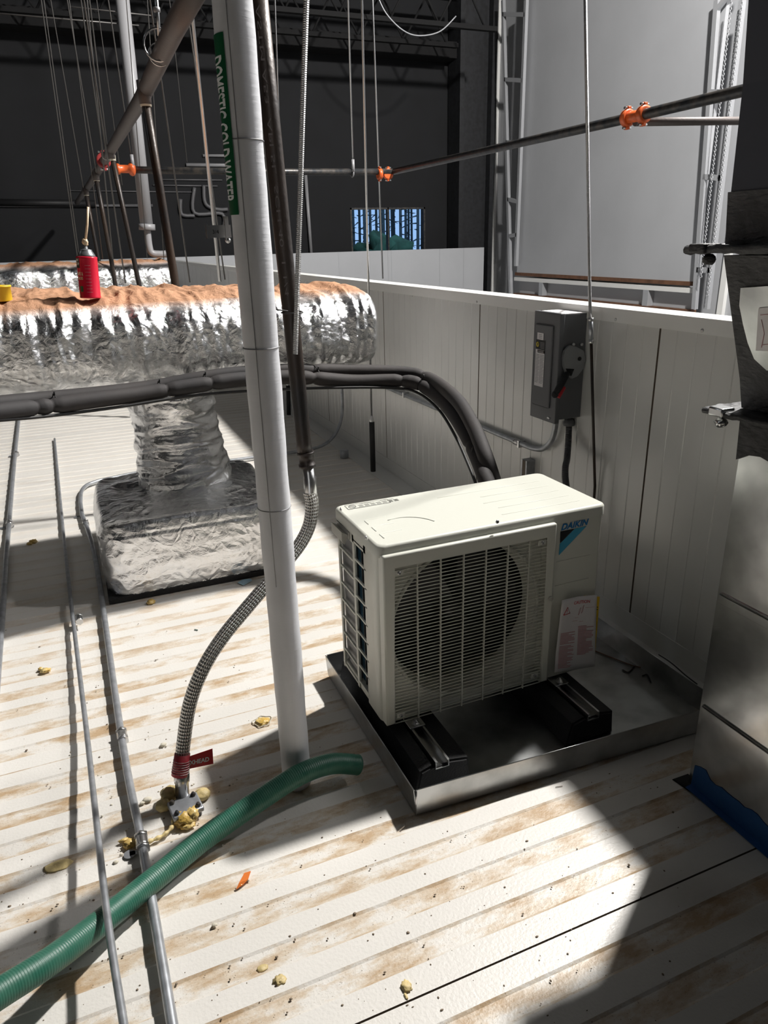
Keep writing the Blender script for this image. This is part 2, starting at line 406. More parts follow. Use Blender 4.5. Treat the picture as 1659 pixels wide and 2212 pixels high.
mb = MB(); mb.box((-10.1, -6, -3.5), (-10, 15, 7.0)); struct(mb.build('wall_left', 'dark_wall'))
# far dark wall with its window opening
wl, wr = at(756, 449, y=15), at(918, 446, y=15); wz1 = wl.z; wz0 = .95
mb = MB()
mb.box((-10, 15, -3.5), (wl.x, 15.2, 7)); mb.box((wr.x, 15, -3.5), (XR+.15, 15.2, 7))
mb.box((wl.x, 15, wz1), (wr.x, 15.2, 7)); mb.box((wl.x, 15, -3.5), (wr.x, 15.2, wz0))
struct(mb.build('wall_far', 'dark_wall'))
mb = MB(); f_ = .035
mb.box((wl.x, 14.99, wz1-f_), (wr.x, 15.1, wz1)); mb.box((wl.x, 14.99, wz0), (wr.x, 15.1, wz0+f_))
mb.box((wl.x, 14.99, wz0), (wl.x+f_, 15.1, wz1)); mb.box((wr.x-f_, 14.99, wz0), (wr.x, 15.1, wz1))
mx = at(839, 500, y=15).x; mb.box((mx-.015, 14.99, wz0), (mx+.015, 15.1, wz1))
wn = struct(mb.build('window_1', 'iron_black'))
m = mat('glass', (.95, .98, 1), .02, 0, trans=1.0); nodes('glass')[1].inputs['IOR'].default_value = 1.02
mb = MB(); mb.box((wl.x+f_, 15.04, wz0+f_), (wr.x-f_, 15.046, wz1-f_)); mb.build('pane', 'glass', wn)
# evening outside the window: sky and a row of pines
m = mat('evening_sky', (0, 0, 0), 1.0, emit=((.33, .55, .92), 1.0))
mb = MB(); mb.box((0, 44, -4), (36, 44.1, 18)); struct(mb.build('trim_2', 'evening_sky'))['label'] = 'pale blue evening sky beyond the window'  # glowing backdrop plane added as the sky behind the window
mb = MB(); mb.box((-10, 15.3, -3.7), (36, 44, -3.6)); struct(mb.build('floor', 'needles'))
for i in range(22):
    y = 26 + (i*5 % 22)*.6; t_ = i/21; q = at(748 + 178*t_ + random.uniform(-5, 5), 500, y=y)
    tr = thing('pine_tree', 'tall thin dark pine beyond the window in the far wall', 'tree', (q.x, y, -3.6), 'pines outside the window')
    mb = MB(); mb.tube([(q.x, y, -3.6), (q.x+random.uniform(-.2, .2), y, 10)], lambda i, t, l: .085*(1-.6*t), 6); mb.build('trunk', 'bark', tr)
    mb = MB()
    for k in range(20):
        z = -1 + k*.3 + random.uniform(-.1, .1); a = random.uniform(0, 2*PI); l = random.uniform(.2, .55)
        mb.tube([(q.x, y, z), (q.x+math.cos(a)*l, y+math.sin(a)*l, z-.15+random.uniform(-.1, .2))], lambda i, t, l_: .03*(1-.7*t), 4)
    mb.build('branches', 'bark', tr)
mb = MB()
for i in range(34):
    y = random.uniform(17, 20); q = at(735 + 6*i, 530, y=y); mb.sphere((q.x, y, random.uniform(-.9, .75 if 8 < i < 26 else .35)), random.uniform(.35, .7), sub=3, amp=.9, fr=9)
o = mb.build('shrubbery', 'needles'); tag(o, 'dark green bushes low outside the far window', 'bushes'); o['kind'] = 'stuff'

# ------------------------------------------------------------------ hall behind: column, beams, door, tracks
mb = MB(); a = at(985, 300, y=14.6).x
mb.box((a, 14.45, -3.5), (a+.10, 14.95, 7)); mb.box((a+.10, 14.62, -3.5), (XR-.28, 14.70, 7)); mb.box((XR-.28, 14.45, -3.5), (XR-.18, 14.95, 7))
tag(mb.build('steel_column', 'dark_steel'), 'dark steel column standing in the far corner beside the white wall', 'column')
mb = MB(); mb.box((-10, 14.6, 4.72), (a, 15, 5.0)); tag(mb.build('roof_beam', 'dark_ceiling'), 'dark beam running along the top of the far black wall', 'beam')
for k, (y, lab) in enumerate(((14.0, 'black open web roof joist close to the far black wall'), (12.6, 'black open web roof joist in front of the one at the far wall'))):
    t = thing('roof_joist', lab, 'joist', (-1, y, 4.7+.25*k), 'roof joists')
    z0 = 4.75-.05*k
    for nm, z in (('bottom_chord', z0), ('top_chord', z0+.75)):
        mb = MB(); mb.box((-9, y-.05, z), (7.5, y+.05, z+.07)); mb.build(nm, 'dark_ceiling', t)
    mb = MB()
    for j in range(37):
        x = -9 + j*.44; mb.tube([(x, y, z0+.05 if j % 2 else z0+.75), (x+.44, y, z0+.75 if j % 2 else z0+.05)], .018, 5)
    mb.build('web', 'dark_ceiling', t)
# raised door leaf against the white wall
XD_ = XR-.30
mb = MB()
p = [at(1112, 565, x=XD_), at(1497, 600, x=XD_), at(1545, 0, x=XD_), at(1140, 0, x=XD_)]
ya, yb = at(1497, 610, x=XD_).y, at(1116, 598, x=XD_).y; zb = at(1300, 606, x=XD_).z
t = thing('overhead_door', 'huge plain grey door leaf raised between the two track frames', 'door', (XD_, (ya+yb)/2, zb))
mb = MB(); mb.box((XD_, ya, zb+.05), (XD_+.06, yb, 6.9)); mb.build('leaf', 'bright_wall', t)
mb = MB(); mb.box((XD_-.015, ya-.05, zb), (XD_+.075, yb+.05, zb+.06)); mb.build('bottom_edge', 'rust_edge', t)
# header framing under the leaf
t = thing('door_header_frame', 'white steel framing with short studs below the raised grey door', 'frame', (XD_, (ya+yb)/2, zb-.5))
z1, z2 = zb-.03, at(1300, 651, x=XD_).z
mb = MB(); mb.box((XD_-.03, ya-.05, z1-.07), (XD_+.08, yb+.05, z1)); mb.build('top_rail', 'trim_white', t)
mb = MB(); mb.box((XD_-.03, ya-.05, z2-.05), (XD_+.08, yb+.05, z2)); mb.build('bottom_rail', 'rust_edge', t)
for px in (1170, 1398):
    q = at(px, 630, x=XD_); mb = MB(); mb.box((XD_-.03, q.y-.06, z2), (XD_+.08, q.y+.06, z1-.07)); mb.build('stud', 'frame_grey', t)
mb = MB(); mb.box((XD_+.09, ya, z2-.6), (XD_+.12, yb, z1-.07)); mb.build('back_panel', 'bright_wall', t)
def track(name, lab, A, B, rungs, x, r=.035):
    (a0, a1), (b0, b1) = A, B
    q0, q1, s0, s1 = at(*a0, x=x), at(*a1, x=x), at(*b0, x=x), at(*b1, x=x)
    t = thing(name, lab, 'door track', q1, 'door track frames')
    for u, v in ((q0, q1), (s0, s1)):
        mb = MB(); mb.prism([u+Vector((0, -r, 0)), v+Vector((0, -r, 0)), v+Vector((0, r, 0)), u+Vector((0, r, 0))], (1, 0, 0), .06); mb.build('rail', 'frame_grey', t)
    for h_, dg in rungs:
        u = q0.lerp(q1, (h_-a0[1])/(a1[1]-a0[1])); v = s0.lerp(s1, (h_-b0[1])/(b1[1]-b0[1]))
        mb = MB(); mb.prism([u+Vector((0, 0, -.035)), v+Vector((0, 0, -.035+dg)), v+Vector((0, 0, .035+dg)), u+Vector((0, 0, .035))], (1, 0, 0), .05); mb.build('rung', 'frame_grey', t)
track('door_track', 'leaning steel ladder frame on the left of the raised door', ((1084, 0), (1101, 640)), ((1134, 0), (1112, 575)), ((28, 0), (160, 0), (292, 0), (417, -.05), (500, 0)), XD_-.12)
track('door_track', 'leaning steel ladder frame on the right with hanging chains', ((1546, 0), (1497, 668)), ((1600, 0), (1523, 668)), ((20, .4), (183, 0), (363, 0), (574, 0)), XD_-.12)
for lab, a0, a1, k in (('steel chain hanging inside the right door track', (1580, 0), (1514, 600), 120), ('doubled steel chain hanging just outside the right door track', (1604, 0), (1528, 640), 120)):
    mb = MB(); u, v = at(*a0, x=XD_-.22), at(*a1, x=XD_-.22)
    for i in range(k):
        c = u.lerp(v, (i+.5)/k); d = (v-u).normalized(); l = (v-u).length/k
        w = Vector((0, 1, 0)) if i % 2 else Vector((.7, .7, 0))
        mb.tube([c-d*l*.6, c-d*l*.3+w*.016, c+d*l*.3+w*.016, c+d*l*.6, c+d*l*.3-w*.016, c-d*l*.3-w*.016, c-d*l*.6], .006, 4, False)
    tag(mb.build('chain', 'frame_grey'), lab, 'chain')
# door jamb trims
for n_, (a0, a1) in enumerate((((1068, 0), (1060, 628)), ((1588, 300), (1555, 670)))):
    u, v = at(*a0, x=XR-.05), at(*a1, x=XR-.05); mb = MB(); mb.box((XR-.06, v.y-.05, -3.5), (XR, v.y+.05, 7)); struct(mb.build('trim_%d' % (n_+3), 'trim_white'))

# ================================================================== condenser unit
X0, X1, Y0, Y1, Z0, Z1 = .634, 1.350, 1.583, 1.915, .112, .664
U = thing('condenser_unit', 'cream outdoor condenser unit with a wide fan grille standing in the metal tray', 'air conditioner', ((X0+X1)/2, (Y0+Y1)/2, Z0))
GX0, GX1, GZ0, GZ1 = .636, 1.172, .118, .640      # grille frame
FX, FZ, FR = .903, .382, .231                     # fan opening
def rrect(x0, x1, y0, y1, r, n=6, rs=None):
    out = []
    rs = rs or (r, r, r, r)
    for (cx, cy_, a0), rr in zip((((x1), (y1), 0), ((x0), (y1), 90), ((x0), (y0), 180), ((x1), (y0), 270)), rs):
        ccx = cx - rr if cx == x1 else cx + rr; ccy = cy_ - rr if cy_ == y1 else cy_ + rr
        for i in range(n+1):
            a = math.radians(a0 + 90*i/n); out.append((ccx+rr*math.cos(a), ccy+rr*math.sin(a)))
    return out
def casing():
    mb = MB()
    # front panel with the round fan opening
    n = 64; outer = []; inner = []
    for i in range(n):
        a = 2*PI*i/n; dx, dz = math.cos(a), math.sin(a)
        x0, x1, z0, z1 = X0+.03, GX1+.012, Z0, Z1-.03
        t = min(((x1-FX)/dx if dx > 1e-6 else (x0-FX)/dx if dx < -1e-6 else 9), ((z1-FZ)/dz if dz > 1e-6 else (z0-FZ)/dz if dz < -1e-6 else 9))
        outer.append(mb.bm.verts.new((FX+dx*t, Y0+.012, FZ+dz*t))); inner.append(mb.bm.verts.new((FX+dx*FR, Y0+.012, FZ+dz*FR)))
    back = [mb.bm.verts.new((v.co.x*.97+FX*.03, Y0+.07, v.co.z*.97+FZ*.03)) for v in inner]
    for i in range(n):
        j = (i+1) % n; mb.face([outer[i], outer[j], inner[j], inner[i]], 0); mb.face([inner[i], inner[j], back[j], back[i]], 0, True)
    # bell mouth ring
    mb.torus((FX, Y0+.012, FZ), (0, 1, 0), FR+.006, .006, 48, 8, 0)
    # right hand service panel, with two pressed lines and rounded corner
    pts = [(GX1+.012, Y0)] + [(X1-.012+.012*math.sin(a), Y0+.012-.012*math.cos(a)) for a in [PI/2*i/6 for i in range(7)]] + [(X1, Y1), (X1-.004, Y1), (X1-.004, Y0+.02), (GX1+.012, Y0+.006)]
    a = [mb.bm.verts.new((x, y, Z0)) for x, y in pts]; b = [mb.bm.verts.new((x, y, Z1-.03)) for x, y in pts]
    for i in range(len(pts)): j = (i+1) % len(pts); mb.face([a[i], a[j], b[j], b[i]], 0)
    # left front corner post, rounded
    pts = [(X0, Y0+.115), (X0, Y0+.03)] + [(X0+.03-.03*math.cos(t), Y0+.03-.03*math.sin(t)) for t in [PI/2*i/8 for i in range(1, 9)]] + [(X0+.035, Y0+.004), (X0+.004, Y0+.035), (X0+.004, Y0+.115)]
    a = [mb.bm.verts.new((x, y, Z0)) for x, y in pts]; b = [mb.bm.verts.new((x, y, Z1-.03)) for x, y in pts]
    for i in range(len(pts)): j = (i+1) % len(pts); mb.face([a[i], a[j], b[j], b[i]], 0, True)
    # base tray
    mb.box((X0+.004, Y0+.004, Z0), (X1-.004, Y1, Z0+.028), .004)
    # lines on service panel
    for z in (.505, .427): mb.box((GX1+.02, Y0-.0015, z), (X1-.035, Y0+.001, z+.0025), .0008, 1)
    mb.box((X0+.02, Y1-.012, Z0), (X1-.01, Y1-.008, Z1-.03))
    return mb.build('casing', 'unit_ivory', U)
cas = casing()
def lid():
    mb = MB(); e = .006
    L = rrect(X0-e, X1+e, Y0-e, Y1+e, .022)
    prof = [(0, Z1-.034), (0, Z1-.008), (.0025, Z1-.003), (.008, Z1)]
    rings = []
    for ins, z in prof: rings.append([mb.bm.verts.new((x+(ins if x < (X0+X1)/2 else -ins), y+(ins if y < (Y0+Y1)/2 else -ins), z)) for x, y in L])
    for i in range(3):
        for j in range(len(L)): k = (j+1) % len(L); mb.face([rings[i][j], rings[i][k], rings[i+1][k], rings[i+1][j]], 0, True)
    mb.face(rings[-1], 0)
    o = mb.build('lid', 'unit_ivory', U)
    r = MB()   # pressed ribs
    for k in range(5):
        y = Y0+.05 + k*.052; x0 = X0+.40+.02*(k % 2) if k < 4 else X0+.30
        r.box((x0, y, Z1-.0005), (X1-.05, y+.005, Z1+.0012), .0011, 1)
    for k in range(3): 
        y = Y0+.04 + k*.055
        r.tube([(X0+.10, y+.035, Z1), (X0+.035, y+.035, Z1), (X0+.032, y+.03, Z1), (X0+.032, y, Z1)], .0016, 6)
    r.tube([(X0+.12+.09*math.cos(a), Y0+.06+.10*math.sin(a), Z1) for a in [PI*.1+PI*.5*i/12 for i in range(13)]], .002, 6)
    r.build('pressed_rib', 'unit_ivory', o)
    return o
ld = lid()
# printed notice on the lid
mb = MB(); q = at(757, 1098, z=Z1); 
n0 = Vector((.657, 1.903, Z1)); wid = .135; n1 = n0+Vector((wid, 0, 0))
mb.prism([n0+Vector((0, -.034, .0004)), n1+Vector((0, -.034, .0004)), n1+Vector((0, 0, .0004)), n0+Vector((0, 0, .0004))], (0, 0, 1), .0002)
for a, b in (((0, -.034), (wid, -.034)), ((0, 0), (wid, 0)), ((0, -.034), (0, 0)), ((wid, -.034), (wid, 0))):
    mb.tube([n0+Vector((a[0], a[1], .0008)), n0+Vector((b[0], b[1], .0008))], .0005, 4, mi=1)
mb.torus(n0+Vector((.018, -.017, .0008)), (0, 0, 1), .011, .0009, 20, 4, 1); mb.tube([n0+Vector((.010, -.009, .0008)), n0+Vector((.026, -.025, .0008))], .0009, 4, mi=1)
text_into(mb, 'CAUTION', n0+Vector((.045, -.010, .0008)), (1, 0, 0), (0, 1, 0), .008, mi=1); text_into(mb, 'ATTENTION', n0+Vector((.110, -.010, .0008)), (1, 0, 0), (0, 1, 0), .008, mi=1)
for k in range(3):
    for j in range(7): mb.box(n0+Vector((.036+.019*j+.002*(k % 2), -.0165-.006*k, .0006)), n0+Vector((.051+.019*j, -.0145-.006*k, .0009)), mi=1)
mb.build('printed_notice', ['unit_ivory', 'ink_black'], ld)
for p in ((1074, 1127), (737, 1100), (791, 1161)):
    q = at(*p, y=Y0-.008) if p[0] == 1074 else at(*p, x=X0-.007)
    mb = MB(); mb.lathe([(.0055, 0), (.0055, .002), (.004, .0035)], q, (0, -1, 0) if p[0] == 1074 else (-1, 0, 0), 12); mb.box(q-Vector((.0042, .0042, .0006)), q+Vector((.0, .0, .0006)), mi=1)
    mb.build('screw', ['steel', 'black'], U)
def grille():
    mb = MB(); YF = Y0-.022; fw = .027
    ring = [(GX0, GZ0), (GX0, GZ1), (GX1, GZ1), (GX1, GZ0), (GX1-fw, GZ0), (GX1-fw, GZ1-.032), (GX0+fw, GZ1-.032), (GX0+fw, GZ0)]
    mb.prism([(x, Y0+.01, z) for x, z in ring], (0, -1, 0), Y0+.01-YF)
    outer = [e for e in mb.bm.edges if all(abs(v.co.y-YF) < 1e-5 for v in e.verts)] + [e for e in mb.bm.edges if abs(e.verts[0].co.x-e.verts[1].co.x) < 1e-6 and abs(e.verts[0].co.z-e.verts[1].co.z) < 1e-6 and e.verts[0].co.z > GZ1-.001]
    r_ = bmesh.ops.bevel(mb.bm, geom=outer, offset=.006, segments=3, affect='EDGES', profile=.5)
    for f in r_['faces']: f.smooth = True
    x0, x1, z0, z1 = GX0+fw, GX1-fw, GZ0-.004, GZ1-.032
    fr = mb.build('grille_frame', 'unit_ivory', U)
    g = MB(); nh = 46
    for i in range(nh+1):
        z = z0 + .004 + (z1-z0-.010)*i/nh
        g.box((x0-.002, YF+.004, z-.0010), (x1+.002, YF+.0065, z+.0010))
    for i in range(1, 7):
        x = x0 + (x1-x0)*i/6.9 + .002; g.box((x-.0015, YF+.0025, z0), (x+.0015, YF+.009, z1+.001))
    for x, z in ((x0+.018, z1-.022), (x1-.02, z1-.02), (x0+.016, z0+.028), (x1-.02, z0+.035)):
        g.box((x-.012, YF+.002, z-.008), (x+.012, YF+.006, z+.008))
    g.build('grille_bars', 'unit_ivory', fr)
    for x, z in ((x0+.018, z1-.022), (x1-.02, z1-.02), (x0+.016, z0+.028), (x1-.02, z0+.035)):
        s = MB(); s.lathe([(.005, 0), (.005, .003), (.003, .004)], (x, YF+.002, z), (0, -1, 0), 12); s.build('screw', 'steel', fr)
    # latch lug on the right of the frame
    q = at(1188, 1292, y=YF); s = MB(); s.lathe([(.007, 0), (.007, .010), (.004, .012)], (q.x, YF+.004, q.z), (0, -1, 0), 14); s.build('latch', 'unit_ivory_dark', fr)
grille()
# dark inside, fan and motor
mb = MB(); mb.box((X0+.012, Y0+.16, Z0+.03), (GX1-.01, Y0+.165, Z1-.04)); mb.box((GX1-.01, Y0+.03, Z0+.03), (GX1-.006, Y1-.02, Z1-.04)); mb.build('inner_panel', 'black', U)
fan = MB(); fan.lathe([(.035, 0), (.040, .01), (.040, .05), (.02, .062)], (FX, Y0+.13, FZ), (0, -1, 0), 24); fan = fan.build('fan', 'fan_black', U)
for k in range(3):
    b = MB(); a0 = 2*PI*k/3+.5; rows = []
    for i in range(8):
        r_ = .035 + i*.0245; row = []
        for j in range(9):
            a = a0 + (j/8-.5)*1.5 + i*.03; row.append(b.bm.verts.new((FX+r_*math.cos(a), Y0+.075+.045*(j/8), FZ+r_*math.sin(a))))
        rows.append(row)
    for i in range(7):
        for j in range(8): b.face([rows[i][j], rows[i][j+1], rows[i+1][j+1], rows[i+1][j]], smooth=True)
    b.build('blade', 'fan_black', fan)
# left side: open coil guard with two columns of slots, blue coil fins behind
def side():
    mb = MB(); ys = [Y1-.002, 1.787, 1.775, Y0+.105]; x = X0
    za, zb_ = Z0+.004, Z1-.034
    mb.box((x, Y1-.014, za), (x+.008, Y1, zb_), .002); mb.box((x, 1.772, za), (x+.008, 1.788, zb_), .002)
    for i in range(9):
        z = za + .012 + (zb_-.045-za)*i/8
        mb.box((x, 1.782, z-.0035), (x+.006, Y1-.008, z+.0035), .0015)
        mb.box((x, Y0+.10, z-.0035+.012), (x+.006, 1.778, z+.0035+.012), .0015)
    mb.box((x, Y0+.10, zb_-.030), (x+.008, Y1, zb_))
    g = mb.build('coil_guard', 'unit_ivory', U)
    c = MB()
    c.box((x+.020, Y0+.105, Z0+.03), (x+.040, 1.785, Z1-.04)); c.box((x+.012, 1.785, Z0+.012), (x+.040, Y1-.004, Z1-.04), mi=1)
    for i in range(60):
        y = Y0+.11 + i*.0029; c.box((x+.016, y, Z0+.03), (x+.021, y+.0010, Z1-.04))
    c.build('coil_fins', ['coil_blue', 'box_grey'], U)
    h = MB(); q = at(740, 1132, x=x-.012)
    h.prism([(x-.001, 1.80, .598), (x-.001, 1.905, .598), (x-.001, 1.905, .622), (x-.001, 1.80, .622)], (-1, 0, 0), .002)
    h.prism([(x-.002, 1.81, .610), (x-.022, 1.81, .622), (x-.022, 1.81, .594), (x-.014, 1.81, .582)], (0, 1, 0), .09)
    h.build('handle', 'unit_ivory_dark', U)
side()
# maker's badge
mb = MB(); yb_ = Y0-.0008
text_into(mb, 'DAIKIN', (1.200, yb_, .6055), (1, 0, .015), (0, 0, 1), .026, .0004, 0, .0009, .25, width=.096)
mb.prism([(1.199, yb_, .602), (1.247, yb_, .602), (1.200, yb_, .565)], (0, -1, 0), .0004, 1)
mb.prism([(1.249, yb_, .602), (1.291, yb_, .603), (1.199, yb_, .527), (1.199, yb_, .563)], (0, -1, 0), .0004, 2)
mb.build('badge', ['logo_blue', 'black', 'logo_cyan'], U)

# caution sheet taped on, yellow sheet behind it
def sheet(P, bulge, mi_front=0, n=14):
    """P = four corners bl, br, tr, tl"""
    mb = MB(); P = [Vector(p) for p in P]; g = []
    for j in range(n+1):
        row = []
        for i in range(n+1):
            u, v = i/n, j/n; p = P[0].lerp(P[1], u).lerp(P[3].lerp(P[2], u), v); p = p + Vector((0, -bulge(u, v), 0)); row.append(p)
        g.append(row)
    V = [[mb.bm.verts.new(p) for p in row] for row in g]; B = [[mb.bm.verts.new(p+Vector((0, .0006, 0))) for p in row] for row in g]
    for j in range(n):
        for i in range(n):
            mb.face([V[j][i], V[j][i+1], V[j+1][i+1], V[j+1][i]], mi_front, True); mb.face([B[j][i], B[j+1][i], B[j+1][i+1], B[j][i+1]], mi_front, True)
    ring = lambda G: [G[0][i] for i in range(n+1)]+[G[j][n] for j in range(1, n+1)]+[G[n][i] for i in range(n-1, -1, -1)]+[G[j][0] for j in range(n-1, 0, -1)]
    r1, r2 = ring(V), ring(B)
    for i in range(len(r1)): k = (i+1) % len(r1); mb.face([r1[k], r1[i], r2[i], r2[k]], mi_front)
    def on(u, v, off=.0008):
        p = P[0].lerp(P[1], u).lerp(P[3].lerp(P[2], u), v); return p + Vector((0, -bulge(u, v)-off, 0))
    return mb, on
YS = Y0-.010
bl_, br_, tr_, tl_ = at(1194, 1449, y=YS), at(1280, 1436, y=YS), at(1288, 1284, y=YS), at(1205, 1290, y=YS)
bul = lambda u, v: .004 + .018*max(0, 1-u*1.9)*max(0, (v-.25))*1.3 + .006*(1-v)
mb, on = sheet((bl_, br_, tr_, tl_), bul)
sh = mb.build('caution_sheet', 'label_white', fix=False); tag(sh, 'curled white printed warning sheet headed CAUTION taped to the lower right of the condenser unit', 'paper sheet')
def strip(mb, on, u0, u1, v, th, mi):
    n = 5; a = [mb.bm.verts.new(on(u0+(u1-u0)*i/n, v)) for i in range(n+1)]; b = [mb.bm.verts.new(on(u0+(u1-u0)*i/n, v+th)) for i in range(n+1)]
    for i in range(n): mb.face([a[i], a[i+1], b[i+1], b[i]], mi)
mb = MB()
for k in range(27):
    v = .56 - .0185*k
    if k not in (9,): strip(mb, on, .07, .07+random.choice((.36, .33, .38, .30, .22)), v-.03, .009, 1)
    if k < 22: strip(mb, on, .53, .53+random.choice((.40, .37, .30, .36, .22)), v+.03, .009, 1)
for u0, u1, v in ((.42, .52, .72), (.70, .95, .84), (.36, .50, .68), (.55, .66, .66)): strip(mb, on, u0, u1, v, .004, 1)
for u, v, w_, h_ in ((.52, .75, .06, .10), (.60, .77, .06, .11)):   # hands with a lead drawn on it
    mb.tube([on(u+w_*a, v+h_*b) for a, b in ((0, 0), (.6, .3), (1, 1), (.5, .8), (.1, .2), (0, 0))], .0006, 4, mi=1)
warp = lambda x, y: on(.37 + x, .905 + y)
text_into(mb, 'CAUTION', (0, 0, 0), (1, 0, 0), (0, 0, 1), .055, mi=0, bold=.001, warp=warp, width=.44)
mb.tube([on(*q) for q in ((.09, .79), (.27, .80), (.19, .885), (.09, .79))], .0011, 5, mi=0); strip(mb, on, .178, .192, .825, .03, 0); strip(mb, on, .178, .192, .808, .009, 0)
mb.build('printing', ['ink_red', 'ink_pink'], sh, fix=False)
P4 = (at(1268, 1408, y=Y0-.003), at(1284, 1407, y=Y0-.003), at(1294, 1288, y=Y0-.005), at(1262, 1286, y=Y0-.003))
mb, on2 = sheet(P4, lambda u, v: .001+.003*u)
ys_ = mb.build('energy_sheet', 'yellow', fix=False); tag(ys_, 'bright yellow sheet with black print peeking out behind the white warning sheet', 'paper sheet')
mb = MB(); text_into(mb, 'E', (0, 0, 0), (1, 0, 0), (0, 0, 1), .06, warp=lambda x, y: on2(.66+x*4.4, .86+y*1.8), bold=.003)
strip(mb, on2, .68, .93, .81, .012, 0); strip(mb, on2, .68, .93, .77, .012, 0); mb.build('printing', 'ink_black', ys_, fix=False)

# ================================================================== drip tray and mounts
PX0, PX1, PYF, PYB, PH = .618, 1.607, 1.338, 2.045, .083
def pan():
    mb = MB(); t = .0016; fy = 1.285
    A = [(PX0, PYF), (PX1, fy), (PX1, PYB), (PX0, PYB)]
    mb.prism([(x, y, .003) for x, y in A], (0, 0, 1), .0018)
    for i in range(4):
        (x0, y0), (x1, y1) = A[i], A[(i+1) % 4]; d = Vector((x1-x0, y1-y0, 0)).normalized(); n = Vector((-d.y, d.x, 0))*t
        ou = Vector((d.y, -d.x, 0))*(.006 if i == 3 else .002)
        p = [Vector((x0, y0, .003)), Vector((x1, y1, .003)), Vector((x1, y1, PH))+ou, Vector((x0, y0, PH))+ou]
        mb.prism(p, n.normalized(), t)
        mb.tube([p[3]+n, p[2]+n], .0016, 6)
    o = mb.build('drip_tray', 'galv_pan'); tag(o, 'shallow galvanized metal drip tray on the floor under the condenser unit', 'tray')
    s = MB(); s.tube([(PX0-.001, PYF-.001, .004), (PX0-.001+.002, PYF-.002, PH)], .0022, 6); s.build('corner_seam', 'steel', o)
pan()
for lab, xc, wl_, wr_ in (('black rubber support block under the left end of the condenser unit', .722, .078, .088), ('black rubber support block under the right end of the condenser unit', 1.215, .085, .082)):
    t = thing('rubber_mount', lab, 'support block', (xc, 1.60, .0055), 'rubber mounts')
    mb = MB(); y0, y1 = 1.395, 2.0; k = 1.0
    P_ = [(-wl_, .0055), (wr_, .0055), (wr_*.93, .078), (.026, .088), (.026, .076), (-.026, .076), (-.026, .088), (-wl_*.8, .078)]
    mb.prism([(xc+x, y0, z) for x, z in P_], (0, 1, 0), y1-y0)
    bmesh.ops.bevel(mb.bm, geom=[e for e in mb.bm.edges if abs(e.verts[0].co.y-y0) < 1e-5 and abs(e.verts[1].co.y-y0) < 1e-5], offset=.006, segments=2, affect='EDGES')
    mb.build('block', 'rubber', t)
    mb = MB(); a = .020
    mb.prism([(xc-a, y0-.004, .100), (xc-a, y0-.004, .077), (xc+a, y0-.004, .077), (xc+a, y0-.004, .100), (xc+a-.006, y0-.004, .100), (xc+a-.006, y0-.004, .098), (xc+a-.002, y0-.004, .098), (xc+a-.002, y0-.004, .079), (xc-a+.002, y0-.004, .079), (xc-a+.002, y0-.004, .098), (xc-a+.006, y0-.004, .098), (xc-a+.006, y0-.004, .100)], (0, 1, 0), y1-y0)
    mb.build('strut_channel', 'steel', t)
    mb = MB(); yb2 = Y0-.024
    mb.box((xc-.024, yb2-.016, .1005), (xc+.024, yb2+.035, .1045), .001, 1); mb.lathe([(.012, 0), (.012, .002), (.0085, .002), (.0085, .009), (.004, .009), (.004, .016)], (xc, yb2, .1045), (0, 0, 1), 6); mb.build('foot_bolt', 'steel', t)
# loose wires lying in the tray
for lab, P_, m_ in (('thin brown wire offcut lying in the drip tray beside the unit', [(1285, 1406), (1330, 1424), (1375, 1440), (1410, 1443)], 'rust_edge'), ('short dark wire scrap on the tray floor near its right wall', [(1345, 1447), (1358, 1452), (1370, 1440)], 'iron'), ('dark crumpled scrap of tape on the tray floor', [(1388, 1460), (1398, 1458), (1406, 1474)], 'cable_black')):
    mb = MB(); mb.tube(smooth_path([at(*p, z=.008) for p in P_], 5), .0022, 6); tag(mb.build('wire_scrap', m_), lab, 'wire', 'scraps in the tray')
mb = MB(); mb.tube(smooth_path([at(1423, 1414, z=.07), at(1450, 1432, z=.085), at(1480, 1458, z=.085), at(1506, 1478, z=.08)], 6), .0022, 6); tag(mb.build('wire_scrap', 'cable_black'), 'dark curved wire leaning between the tray wall and the white wall', 'wire')

# ================================================================== disconnect switch on the wall
BX, BY0, BY1, BZ0, BZ1 = 1.616, 2.213, 2.378, .740, 1.137
D = thing('disconnect_switch', 'grey electrical disconnect box with a black side handle on the white wall', 'switch box', (XW, (BY0+BY1)/2, BZ0))
mb = MB(); mb.box((BX+.006, BY0+.003, BZ0+.006), (XW, BY1-.003, BZ1-.004), .003); mb.build('body', 'box_grey', D)
mb = MB(); mb.box((BX, BY0, BZ0-.008), (BX+.02, BY1, BZ1), .003)
mb.box((BX-.006, BY0+.035, BZ0+.045), (BX+.001, BY1-.018, BZ1-.045), .0055, 3); mb.build('door', 'box_grey', D)
dxx = BX-.0068; u_, v_ = Vector((0, -1, 0)), Vector((0, 0, 1))
def lbl(y1_, y0_, z0, z1, mi, mbx): mbx.box((dxx-.0006, y0_, z0), (dxx, y1_, z1), mi=mi)
mb = MB()
ya_, yb3 = BY1-.030, BY1-.088
lbl(ya_-.006, yb3+.012, 1.035, 1.060, 0, mb)
lbl(ya_, ya_-.021, .999, 1.034, 1, mb); lbl(ya_-.022, yb3, .999, 1.034, 1, mb)
lbl(ya_, yb3, .860, .998, 0, mb); lbl(ya_-.012, yb3, .986, .997, 2, mb)
for a, b, c, d in ((.005, .017, 1.008, 1.011), (.005, .017, 1.022, 1.025), (.005, .008, 1.008, 1.025), (.014, .017, 1.008, 1.025)): mb.box((dxx-.001, ya_-b, c), (dxx-.0004, ya_-a, d), mi=3)
